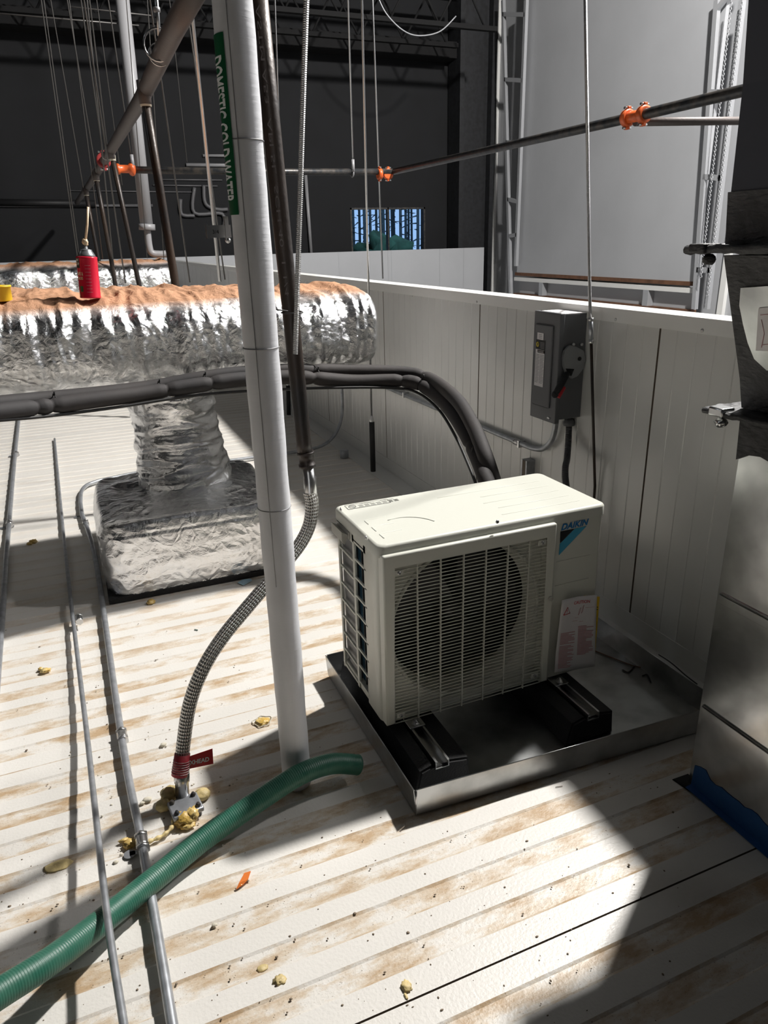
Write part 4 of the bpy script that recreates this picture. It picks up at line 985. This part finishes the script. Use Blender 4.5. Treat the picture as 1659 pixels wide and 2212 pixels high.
def fbox():
    mb = MB(); rows = []; n, m_ = 90, 220; cx, cy_ = .352, 3.325; hx, hy = .385, .375
    for i in range(n+1):
        t = i/n
        # profile: up the side, round the shoulder, over the top
        if t < .45: z = .018+.26*(t/.45); k = 1+.02*math.sin(t*6)
        elif t < .62: a = (t-.45)/.17*PI/2; z = .278+.055*math.sin(a); k = 1-.07*(1-math.cos(a))
        else: z = .333+.022*((t-.62)/.38); k = .93*(1-(t-.62)/.38*.75)
        row = []
        for j in range(m_):
            a = 2*PI*j/m_; c, s = superell(a, 9); p = Vector((cx+hx*c*k, cy_+hy*s*k, z))
            w = .012*(1-2*abs(noise.noise(p*5)))+.0035*(1-2*abs(noise.noise(p*19)))+.0008*noise.noise(p*60)
            d = Vector((c, s, .3 if t < .5 else 1.2 if t < .62 else 4)).normalized(); row.append(mb.bm.verts.new(p+d*w))
        rows.append(row)
    for i in range(n):
        for j in range(m_): k = (j+1) % m_; mb.face([rows[i][j], rows[i][k], rows[i+1][k], rows[i+1][j]], smooth=True)
    mb.face(rows[-1]); mb.build('plenum_box', 'foil', FD)
    b = MB(); b.box((cx-hx-.012, cy_-hy-.014, 0), (cx+hx+.012, cy_+hy+.012, .022)); b.build('base_shadow_sheet', 'rubber', FD)  # black slab paints the shadowed gap along the foot of the box
fbox()
FD2 = thing('foil_duct', 'second foil wrapped duct further back, dusty orange on top', 'duct', (-.4, 8.6, .86))
trunk('trunk', -4.5, 1.08, 8.62, .42, lambda x: (1.055, .185), 'foil_dusty_far', FD2, 200, 90)
# spray foam can, straw
cz = at(196, 640, y=3.1).z; cxx = at(196, 645, y=3.1).x
cz = 1.219; CN = thing('spray_foam_can', 'red spray foam can with a yellowed straw standing on the dusty foil duct', 'spray can', (cxx, 3.1, cz))
tl = Matrix.Rotation(0, 3, 'Y'); cb_ = Vector((cxx, 3.1, cz)); top = at(187, 556, y=3.1); ax = (top-cb_).normalized(); HL = (top-cb_).length
mb = MB(); mb.lathe([(.037, 0), (.0385, .003), (.0375, .006), (.0375, HL-.004), (.0385, HL), (.036, HL+.003)], cb_, ax, 36); body = mb.build('body', 'can_red', CN)
mb = MB(); mb.lathe([(.034, 0), (.031, .008), (.024, .020), (.022, .022), (.022, .026), (.015, .028), (.008, .030), (.007, .038)], cb_+ax*(HL+.001), ax, 30); mb.build('dome', 'can_grey', CN)
s0, s1 = at(184, 527, y=3.1), at(190, 447, y=3.1)
mb = MB(); mb.tube([s0, s0.lerp(s1, .5)+Vector((.002, 0, 0)), s1], .0042, 8); mb.sphere(at(184, 523, y=3.1), .010, (1, 1, 1.6), 2, .6); mb.build('straw', 'straw', CN)
mb = MB()
def canwrap(x, y):
    a = -PI/2 - .24 + (x-.022)/.0378; p = cb_ + ax*y; v = Vector((math.cos(a), math.sin(a), 0)); v -= ax*v.dot(ax); return p + v.normalized()*.0382
def canrect(x0, x1, y0, y1, mi):
    n = 6
    a = [mb.bm.verts.new(canwrap(x0+(x1-x0)*i/n, y0)) for i in range(n+1)]; b = [mb.bm.verts.new(canwrap(x0+(x1-x0)*i/n, y1)) for i in range(n+1)]
    for i in range(n): mb.face([a[i], a[i+1], b[i+1], b[i]], mi)
canrect(-.024, .0, HL*.74, HL*.985, 0)
for s, x, y, sz, w_, mi in (('GREAT', -.022, HL*.90, .013, .020, 1), ('STUFF', -.022, HL*.81, .013, .020, 1), ('GAPS &', -.020, HL*.56, .018, .031, 2), ('CRACKS', -.020, HL*.46, .014, .029, 2)):
    text_into(mb, s, (0, 0, 0), (1, 0, 0), (0, 0, 1), sz, mi=mi, bold=.0004, warp=lambda a, b, x=x, y=y: (lambda p: p+(p-cb_-ax*((p-cb_).dot(ax))).normalized()*.0004)(canwrap(a+x, b+y)), width=w_)
for k in range(9): canrect(.020, .040, HL*.15+.012*k, HL*.15+.012*k+.0012, 3)
canrect(-.008, .006, HL*.16, HL*.30, 4)
mb.build('can_label', ['ink_black', 'white_ink', 'straw', 'ink_pink', 'green_band'], body, fix=False)
q = at(2, 640, y=3.12); mb = MB(); c = Vector((at(2, 640, y=3.12).x, 3.12, 1.222))
mb.lathe([(.036, 0), (.037, .002), (.038, .048), (.041, .049), (.041, .055), (.037, .056), (.035, .05), (.034, .006)], c, (0, 0, 1), 32); tag(mb.build('yellow_cap', 'yellow'), 'yellow plastic cap standing on the foil duct at the left edge', 'cap')

# ================================================================== right hand duct
RD = thing('sheet_metal_duct', 'big square metal duct at the right with black mastic on its joints', 'duct', (1.5, .80, 0))
RX0, RX1, RY0, RY1 = 1.344, 1.70, .40, 1.142
def ring_solid(secs, name, m_, parent, close=True, jag=0):
    """stack of rectangular sections (x0,y1,z) against the same far sides"""
    mb = MB(); R_ = []
    n = 24
    for k, (x0, y1, z) in enumerate(secs):
        pts = [Vector((x0, RY0, z)).lerp(Vector((x0, y1, z)), i/n) for i in range(n+1)] + [Vector((x0, y1, z)).lerp(Vector((RX1, y1, z)), i/8) for i in range(1, 9)] + [Vector((RX1, RY0, z))]
        if jag and (k == 0 or k == len(secs)-1):
            for p in pts: p.z += jag*noise.noise(p*55)
        R_.append([mb.bm.verts.new(p) for p in pts])
    for i in range(len(R_)-1):
        for j in range(len(R_[i])): k = (j+1) % len(R_[i]); mb.face([R_[i][j], R_[i][k], R_[i+1][k], R_[i+1][j]])
    if close: mb.face(R_[0]); mb.face(R_[-1])
    return mb.build(name, m_, parent)
zz = [0.0, .2515, .575, 1.005]
for i in range(3): ring_solid([(RX0, RY1, zz[i]), (RX0, RY1, zz[i+1])], 'duct_section', 'galv', RD)
for z in (.2515, .575):
    mb = MB(); mb.tube([(RX0-.0015, RY0, z+.004), (RX0-.0015, RY1-.01, z+.004)], .0042, 8); mb.box((RX0-.004, RY0, z-.022), (RX0, RY1-.006, z), .001, 1); mb.build('joint_strip', 'galv', RD)
ring_solid([(RX0-.004, RY1+.004, .925), (RX0-.006, RY1+.005, .96), (RX0-.009, RY1+.006, 1.02)], 'mastic_band', 'mastic', RD, jag=.03)
def flange(x0, y1, z, th, nm):
    mb = MB(); n = 40
    for s, e in (((x0, RY0), (x0, y1)), ((x0, y1), (RX1, y1))):
        a, b = Vector((*s, z)), Vector((*e, z)); pts = [a.lerp(b, i/n) for i in range(n+1)]
        mb.tube([p+Vector((0, 0, .006*noise.noise(p*30))) for p in pts], lambda i, t, l: th*(.72+.35*noise.noise(Vector((l*30, z*9, 0)))), 8)
    mb.box((x0, RY0, z-th*.7), (RX1, y1, z+th*.6)); return mb.build(nm, 'mastic', RD)
flange(1.272, RY1+.05, 1.028, .009, 'flange')
mb = MB(); mb.box((1.262, RY1-.01, 1.020), (1.30, RY1+.03, 1.040), .004); mb.sphere((1.275, RY1+.0, 1.008), .014, (1, 1, .8), 2, .4); mb.build('flange_corner', 'galv', RD)
ring_solid([(1.328, RY1, 1.035), (1.31, RY1, 1.10), (1.262, RY1, 1.23), (1.216, RY1, 1.355)], 'tapered_section', 'mastic', RD)
flange(1.166, RY1+.05, 1.368, .011, 'flange')
mb = MB(); mb.box((1.150, RY1-.01, 1.360), (1.20, RY1+.03, 1.378), .004); mb.sphere((1.178, RY1, 1.348), .014, (1, 1, .8), 2, .4); mb.build('flange_corner', 'mastic', RD)
ring_solid([(1.216, RY1, 1.375), (1.205, RY1, 1.47)], 'mastic_collar', 'mastic', RD)
ring_solid([(1.209, RY1-.004, 1.465), (1.203, RY1-.004, 1.65), (1.188, RY1-.004, 1.80), (1.188, RY1-.004, 4.5)], 'upper_duct', 'duct_dark', RD)
# bare patch on the tapered side with a paper label
def tap(px, py, off):
    # point on tapered left face: x = 1.328 - (z-1.035)*.35
    d = FW + RT*((px-W/2)/FOC) - UP*((py-H/2)/FOC); t_ = (1.328-.35*(1.4-1.035))/(d.x+.35*d.z); p = CAMP+d*t_; return p + Vector((-off, 0, 0))
mb = MB(); pp = [(1603, 622), (1660, 618), (1720, 625), (1740, 720), (1720, 800), (1659, 800), (1632, 775), (1618, 740), (1608, 700), (1600, 660)]
mb.prism([tap(a, b, .004) for a, b in pp], (1, 0, 0), .002); pb = mb.build('bare_patch', 'galv_pan', RD)
mb = MB(); mb.prism([tap(a, b, .006) for a, b in ((1643, 665), (1700, 660), (1700, 760), (1637, 757))], (1, 0, 0), .001)
for a, b, c, d in ((1650, 690, 1656, 720), (1656, 720, 1650, 750), (1650, 745, 1672, 742), (1648, 680, 1672, 678)): mb.tube([tap(a, b, .0065), tap(c, d, .0065)], .0006, 4, mi=1)
mb.build('paper_label', ['label_white', 'ink_pink'], RD)
# blue tape at the foot
mb = MB(); n = 40; ta = []; tb = []
for i in range(n+1):
    y = RY1-.012 - i*(RY1-RY0-.02)/n; zt = .066 + .020*noise.noise(Vector((y*24, 3, 0))) + (.012 if .03 < RY1-y < .06 else 0)
    ta.append(mb.bm.verts.new((RX0-.004, y, .006))); tb.append(mb.bm.verts.new((RX0-.0012, y, zt)))
tc_ = [mb.bm.verts.new((RX0-.024, v.co.y, .003)) for v in ta]
for i in range(n): mb.face([ta[i], ta[i+1], tb[i+1], tb[i]]); mb.face([tc_[i], tc_[i+1], ta[i+1], ta[i]])
tag(mb.build('painters_tape', 'tape_blue', fix=False), 'strip of crumpled blue tape along the foot of the big metal duct', 'tape')
mb = MB(); pts = [at(*p, z=.001) for p in ((1452, 1684), (1486, 1672), (1500, 1700), (1520, 1722), (1600, 1783), (1680, 1842), (1760, 1900), (1780, 1890), (1560, 1700))]
mb.prism(pts, (0, 0, 1), .001); tag(mb.build('gap_shade_sheet', 'black'), 'flat black sheet painting the shade of the ragged roof gap around the metal duct', 'gap')  # roof is not cut here; the gap's darkness is this sheet's black colour

# ================================================================== other pipes
# flexible armoured conduit ending beside the brown pipe
mb = MB(); mb.tube([at(664, -60, y=1.72), at(652, 300, y=1.72), at(638, 765, y=1.72)], .0062, 12); tag(mb.build('flexible_conduit', 'flex_metal'), 'ribbed silver flexible conduit hanging with its open end in front of the brown pipe', 'conduit')
t = thing('zip_tie', 'thin black zip tie joining the brown pipe to the hanging silver conduit', 'zip tie', at(620, 671, y=1.74))
mb = MB(); q = at(628, 674, y=1.8); mb.tube([q+Vector((.026*math.cos(a), .03*math.sin(a)-.012, 0)) for a in [2*PI*i/20 for i in range(21)]], .002, 5, False); mb.tube([at(590, 668, y=1.74), at(622, 672, y=1.745)], .0017, 5); mb.build('strap', 'cable_black', t)
def coupl(mb, p, d, r, k=1.0):
    """grooved orange pipe coupling with two bolts"""
    p, d = Vector(p), Vector(d).normalized(); up = Vector((0, 0, 1)); s = d.cross(up).normalized()
    mb.tube([p-d*r*.55, p-d*r*.5, p+d*r*.5, p+d*r*.55], lambda i, t, l: (r*1.15, r*1.45, r*1.45, r*1.15)[i], 20)
    for q in (-1, 1):
        c = p+up*q*r*1.62; mb.box(c-Vector((r*.35, r*.5, r*.28)), c+Vector((r*.35, r*.5, r*.28)), r*.1, 1)
        mb.tube([c-s*r*.9, c+s*r*.9], r*.22, 6, mi=1)
def pipe(lab, P_, r, m_, hangers=(), cat='pipe', name='sprinkler_pipe', loc=None, group=None):
    t = thing(name, lab, cat, loc or P_[0], group); mb = MB(); mb.tube(P_, r, 16); mb.build('tube', m_, t); return t
# pipe over the wall, parallel to it
zP = 2.05; c0 = at(846, 374, z=zP); xp = 3.27
t = pipe('black sprinkler pipe crossing the upper right towards the duct', [Vector((xp-.0, 7.45, zP)), Vector((xp+.01, 4.05, zP)), Vector((xp-.02, 3.10, zP)), Vector((xp-.04, 2.2, zP))], .030, 'iron_black')
for p, q in (((1355, 255), 0), ((1390, 247), 0)):
    w_ = at(*p, z=zP); mb = MB(); coupl(mb, (xp, w_.y, zP), (0, 1, 0), .033); mb.build('grooved_coupling', ['orange', 'steel'], t)
w0, w1 = at(1358, 256, z=zP), at(1384, 248, z=zP); mb = MB(); mb.tube([(xp, w0.y, zP), (xp, w1.y, zP)], .0325, 16); mb.build('orange_spool', 'orange', t)
# lower branch, paint speckled
w0 = at(1395, 255, y=w1.y); w2 = at(1660, 268, y=w1.y-.02)
t = pipe('grey brown sprinkler branch pipe splattered with pale paint below the black pipe', [Vector((xp+.0, w1.y+.05, zP-.03)), at(1600, 261, y=w1.y+.05), at(1750, 267, y=w1.y+.05)], .024, 'iron_brown')
# far cross pipe along X
c1 = at(292, 367, y=7.45)
t = pipe('black sprinkler pipe running across in front of the far black wall', [c1, at(560, 371, y=7.45), Vector((xp, 7.45, zP))], .030, 'iron_black')
for p, ax_ in (((820, 376), (1, 0, 0)), ((838, 376), (0, 1, 0))):
    mb = MB(); coupl(mb, at(*p, y=7.45), ax_, .036); mb.build('grooved_coupling', ['orange', 'steel'], t)
mb = MB(); mb.lathe([(.045, 0), (.045, .02), (.034, .03), (.034, .10), (.05, .11), (.06, .13), (.05, .15), (.03, .16)], at(252, 365, y=7.45), (1, 0, 0), 18); mb.build('reducer', 'orange', t)
# main diagonal pipe toward the back
A0, A1 = at(424, -40, z=2.1), at(232, 330, z=2.1)
MP0 = Vector((A0.x, A0.y, 2.1)); 
t = pipe('dull brown grey main pipe slanting from top centre to the lower left', [at(430, -40, z=2.10), at(376, 62, z=2.10), at(310, 205, z=2.10), at(236, 330, z=2.10), at(196, 395, z=2.10), at(166, 438, z=2.10)], .037, 'iron_brown')
for p in ((344, 118), (230, 334)):
    q = at(*p, z=2.10); mb = MB(); mb.torus(q, (0, 1, 0), .039, .003, 20, 6); mb.build('hanger_band', 'steel', t)
mb = MB(); coupl(mb, at(224, 347, z=2.10), (0, 1, 0), .042); mb.build('grooved_coupling', ['red_paint', 'steel'], t)
# drops
for lab, a0, a1, zt, r in (('rusty sprinkler drop pipe nearest, passing behind the foil duct', (311, 200), (378, 608), 2.08, .021), ('thin black sprinkler drop pipe left of the rusty one', (240, 328), (300, 612), 2.08, .019), ('black drop pipe left of the white vent pipe foot', (207, 378), (240, 560), 2.06, .022), ('farthest black drop pipe behind the spray can', (185, 412), (213, 560), 2.06, .024)):
    q = at(*a0, z=zt); w_ = at(*a1, y=q.y); t = thing('sprinkler_drop', lab, 'pipe', (w_.x, w_.y, max(w_.z, 0)), 'sprinkler drops')
    mb = MB(); mb.tube([q, q.lerp(w_, .5), w_, Vector((w_.x+.02, w_.y, .0))], r, 14); mb.build('tube', 'iron', t)
    k = q.lerp(w_, .045); mb = MB(); mb.tube([k+Vector((0, 0, .02)), k-Vector((0, 0, .02))], r*1.25, 14); mb.build('tape_collar', 'crumb', t)
    mb = MB(); mb.tube([q+Vector((0, 0, .05)), q-Vector((0, 0, .05))], r*1.4, 14); mb.build('tee', 'iron_brown', t)
# far dark pipes at left
for lab, a0, a1, y, r, m_ in (('thick black pipe crossing low on the far black wall at left', (-20, 437), (205, 440), 10.5, .05, 'black'), ('grey pipe just below the thick black pipe on the far wall', (-20, 445), (330, 444), 10.8, .022, 'frame_grey'), ('thin steel line on the far wall above the black pipes', (150, 412), (420, 415), 11.5, .010, 'frame_grey'), ('short white fluorescent tube housing high on the far wall behind the white pipe', (402, 356), (560, 358), 12.5, .028, 'pvc'), ('short upper steel channel on the far wall behind the white pipe', (438, 336), (576, 337), 12.5, .022, 'pvc'), ('lower thin steel rail on the far wall left of the white pipe', (330, 400), (470, 402), 12.5, .012, 'frame_grey'), ('faint thin steel rail on the far wall under the black cross pipe', (345, 388), (480, 389), 12.5, .012, 'frame_grey')):
    y = 14.99-r; mb = MB(); mb.tube([at(*a0, y=y), at(*a1, y=y)], r*1.15, 8); tag(mb.build('far_pipe', {'frame_grey': 'dim_grey'}.get(m_, m_)), lab, 'pipe', 'pipes on the far wall')
for lab, P_ in (('outer bent grey pipe on the far wall left of the white pipe', ((420, 405), (420, 460), (480, 462), (482, 500))), ('inner bent grey pipe on the far wall left of the white pipe', ((440, 400), (444, 440), (470, 452), (492, 452))), ('left bent grey pipe stub low on the far wall', ((390, 430), (392, 462), (415, 466), (420, 466)))):
    mb = MB(); mb.tube(smooth_path([at(*p, y=14.95) for p in P_], 5), .035, 8); tag(mb.build('bent_pipe', 'dim_grey'), lab, 'pipe', 'bent pipes on the far wall')
mb = MB(); mb.tube([at(660, 378, y=14.95), at(673, 560, y=14.95)], .035, 8); tag(mb.build('far_post', 'pvc'), 'thin white upright post behind the silver conduit at the far wall', 'post')
# white vent pipe
t = thing('vent_pipe', 'white plastic vent pipe dropping from the ceiling to an elbow above the back wall', 'pipe', at(330, 548, y=8.6))
mb = MB(); mb.tube([at(258, -60, y=8.6), at(317, 490, y=8.6)], .066, 18); mb.build('upper_tube', 'pvc', t)
mb = MB(); mb.tube([at(317, 484, y=8.6), at(318, 497, y=8.6)], .085, 18); mb.build('reducer', 'pvc', t)
mb = MB(); mb.tube(smooth_path([at(318, 495, y=8.6), at(322, 530, y=8.6), at(328, 546, y=8.6), at(345, 549, y=8.6), at(362, 548, y=8.6)], 6), .036, 14); mb.build('elbow', 'pvc', t)
# hanging rods and wires
rods = [
 ('leftmost thin hanging wire against the black wall', (86, -20), (168, 560), 7.0, .004), ('second thin hanging wire from the left', (92, -20), (172, 560), 7.4, .004),
 ('third thin wire from the left, reaching the main pipe', (106, -20), (180, 405), 8.0, .004), ('thin wire crossing to the main pipe above the spray can', (142, -20), (208, 372), 7.5, .0045),
 ('dark thin wire just right of the crossing one', (147, -20), (222, 560), 8.5, .004), ('thin wire ending at the red coupling on the main pipe', (172, -20), (224, 340), 6.8, .005),
 ('long pale wire dropping past the red coupling to the second foil duct', (186, -20), (244, 560), 6.9, .0055), ('long pale wire right of the red coupling', (191, -20), (232, 322), 6.6, .005),
 ('long pale wire ending in front of the second foil duct', (215, 230), (271, 612), 5.0, .0045), ('thin dark wire left of the white vent pipe', (206, -20), (264, 400), 8.0, .004),
 ('hanger wire of the black cross pipe with a white sleeve', (231, -20), (287, 362), 7.45, .0055), ('thin wire right behind the white vent pipe', (271, -20), (318, 558), 7.6, .004),
 ('thin wire crossing behind the main pipe elbow', (317, -20), (354, 560), 7.6, .004), ('thin wire between rusty drop and steel rod', (345, 150), (410, 610), 4.6, .0045),
 ('faint thin wire high up left of the steel rod', (364, -20), (404, 350), 9.0, .004), ('bright steel hanging rod left of the white pipe', (414, 22), (475, 608), 3.9, .0085),
 ('thin dark rod beside the bright steel hanging rod', (407, 40), (486, 604), 6.5, .006), ('thin wire just right of the white pipe', (552, 150), (602, 592), 6.5, .006),
 ('thin rod holding the black cross pipe by a white hook', (751, -20), (763, 358), 7.45, .009), ('thin rod right of the black sleeved rod', (804, -20), (827, 602), 7.6, .009)]
for lab, a0, a1, y, r in rods:
    u, v = at(*a0, y=y), at(*a1, y=y); u = v + (u-v)*((6.98-v.z)/(u.z-v.z))
    mb = MB(); mb.tube([u, v], r, 6); o = mb.build('hanging_rod', 'steel' if r > .008 else 'rod_grey'); tag(o, lab, 'hanging rod', 'hanging rods and wires')
for lab, p, y in (('white sleeve hanger on the black cross pipe near the orange reducer', (287, 358), 7.42), ('white hook hanger in the middle of the black cross pipe', (763, 366), 7.42)):
    q = at(*p, y=y); mb = MB(); mb.tube([q+Vector((0, 0, .09)), q-Vector((0, 0, .02))], .016, 8); mb.torus(q-Vector((0, -.03, .03)), (1, 0, 0), .036, .008, 16, 6); tag(mb.build('pipe_hanger', 'pvc'), lab, 'hanger', 'white pipe hangers')
# thick rod with a collar carrying the main pipe
t = thing('pipe_hanger', 'steel rod with a coupling nut and split ring carrying the slanting main pipe', 'hanger', at(344, 110, z=2.1)); q = at(344, 110, z=2.1)
mb = MB(); mb.tube([at(336, -30, y=q.y), at(344, 78, y=q.y)], .007, 8); mb.build('rod', 'steel', t)
mb = MB(); mb.tube([at(338, 16, y=q.y), at(339, 26, y=q.y)], .013, 8); mb.build('coupling_nut', 'pvc', t)
mb = MB(); mb.torus(q+Vector((0, 0, .02)), (.3, 1, 0), .055, .004, 20, 6); mb.build('split_ring', 'steel', t)
# sleeved rods by the wall
for lab, top_, mid, bot, y, r in (('long hanging rod ending in a black foam sleeve beside the white wall', (781, -20), (803, 908), (806, 1018), 4.06, .0065), ('second black foam sleeve on a rod seen behind the white pipe', (610, 480), (622, 830), (624, 896), 5.95, .006)):
    b_ = at(*bot, y=y); t = thing('sleeved_rod', lab, 'hanging rod', b_, 'sleeved rods')
    mb = MB(); u, v = at(*top_, y=y), at(*mid, y=y); mb.tube([v + (u-v)*((6.98-v.z)/(u.z-v.z)), v], r, 8); mb.build('rod', 'steel', t)
    mb = MB(); m0 = at(*mid, y=y); mb.tube([m0-Vector((0, 0, .01)), b_], .0165 if y < 5 else .018, 16); mb.build('foam_sleeve', 'rubber', t)
    mb = MB(); mb.lathe([(.012, -.02), (.014, 0), (.010, .02), (.005, .035)], m0, (0, 0, 1), 12); mb.build('sleeve_tie', 'steel', t)
# rod with turnbuckle in front of the wall
t = thing('threaded_rod', 'tall steel rod with a long coupling hanging beside the grey switch box', 'hanging rod', at(1285, 1050, y=2.07))
mb = MB(); mb.tube([at(1264, -30, y=2.1), at(1275, 690, y=2.1)], .0055, 10); mb.build('upper_rod', 'thread', t)
mb = MB(); k0, k1 = at(1276, 690, y=2.1), at(1277, 738, y=2.1); mb.tube([k0, k1], .008, 12); mb.build('coupling_body', 'emt', t)
for k in (k0, k1):
    mb = MB(); mb.tube([k+Vector((0, 0, .006)), k-Vector((0, 0, .006))], .0105, 6); mb.build('nut', 'steel', t)
mb = MB(); k2 = at(1285, 1050, y=2.08); mb.tube([k1, k1.lerp(k2, .5), k2, Vector((k2.x+.002, 2.07, .05))], .0052, 10); mb.build('lower_rod', 'iron', t)
# slack cable under the roof
mb = MB(); mb.tube(smooth_path([at(*p, y=12) for p in ((815, -10), (835, 30), (870, 65), (905, 77), (950, 68), (985, 35))], 6), .010, 6); tag(mb.build('slack_cable', 'frame_grey'), 'slack grey cable drooping under the dark roof at top centre', 'cable')
for lab, a0, a1 in (('thin horizontal guy wire high at the left', (-10, 28), (300, 55)), ('second thin horizontal guy wire high at the left', (150, 14), (330, 34))):
    mb = MB(); mb.tube([at(*a0, y=8.6), at(*a1, y=8.6)], .006, 5); tag(mb.build('guy_wire', 'rod_grey'), lab, 'wire', 'guy wires')
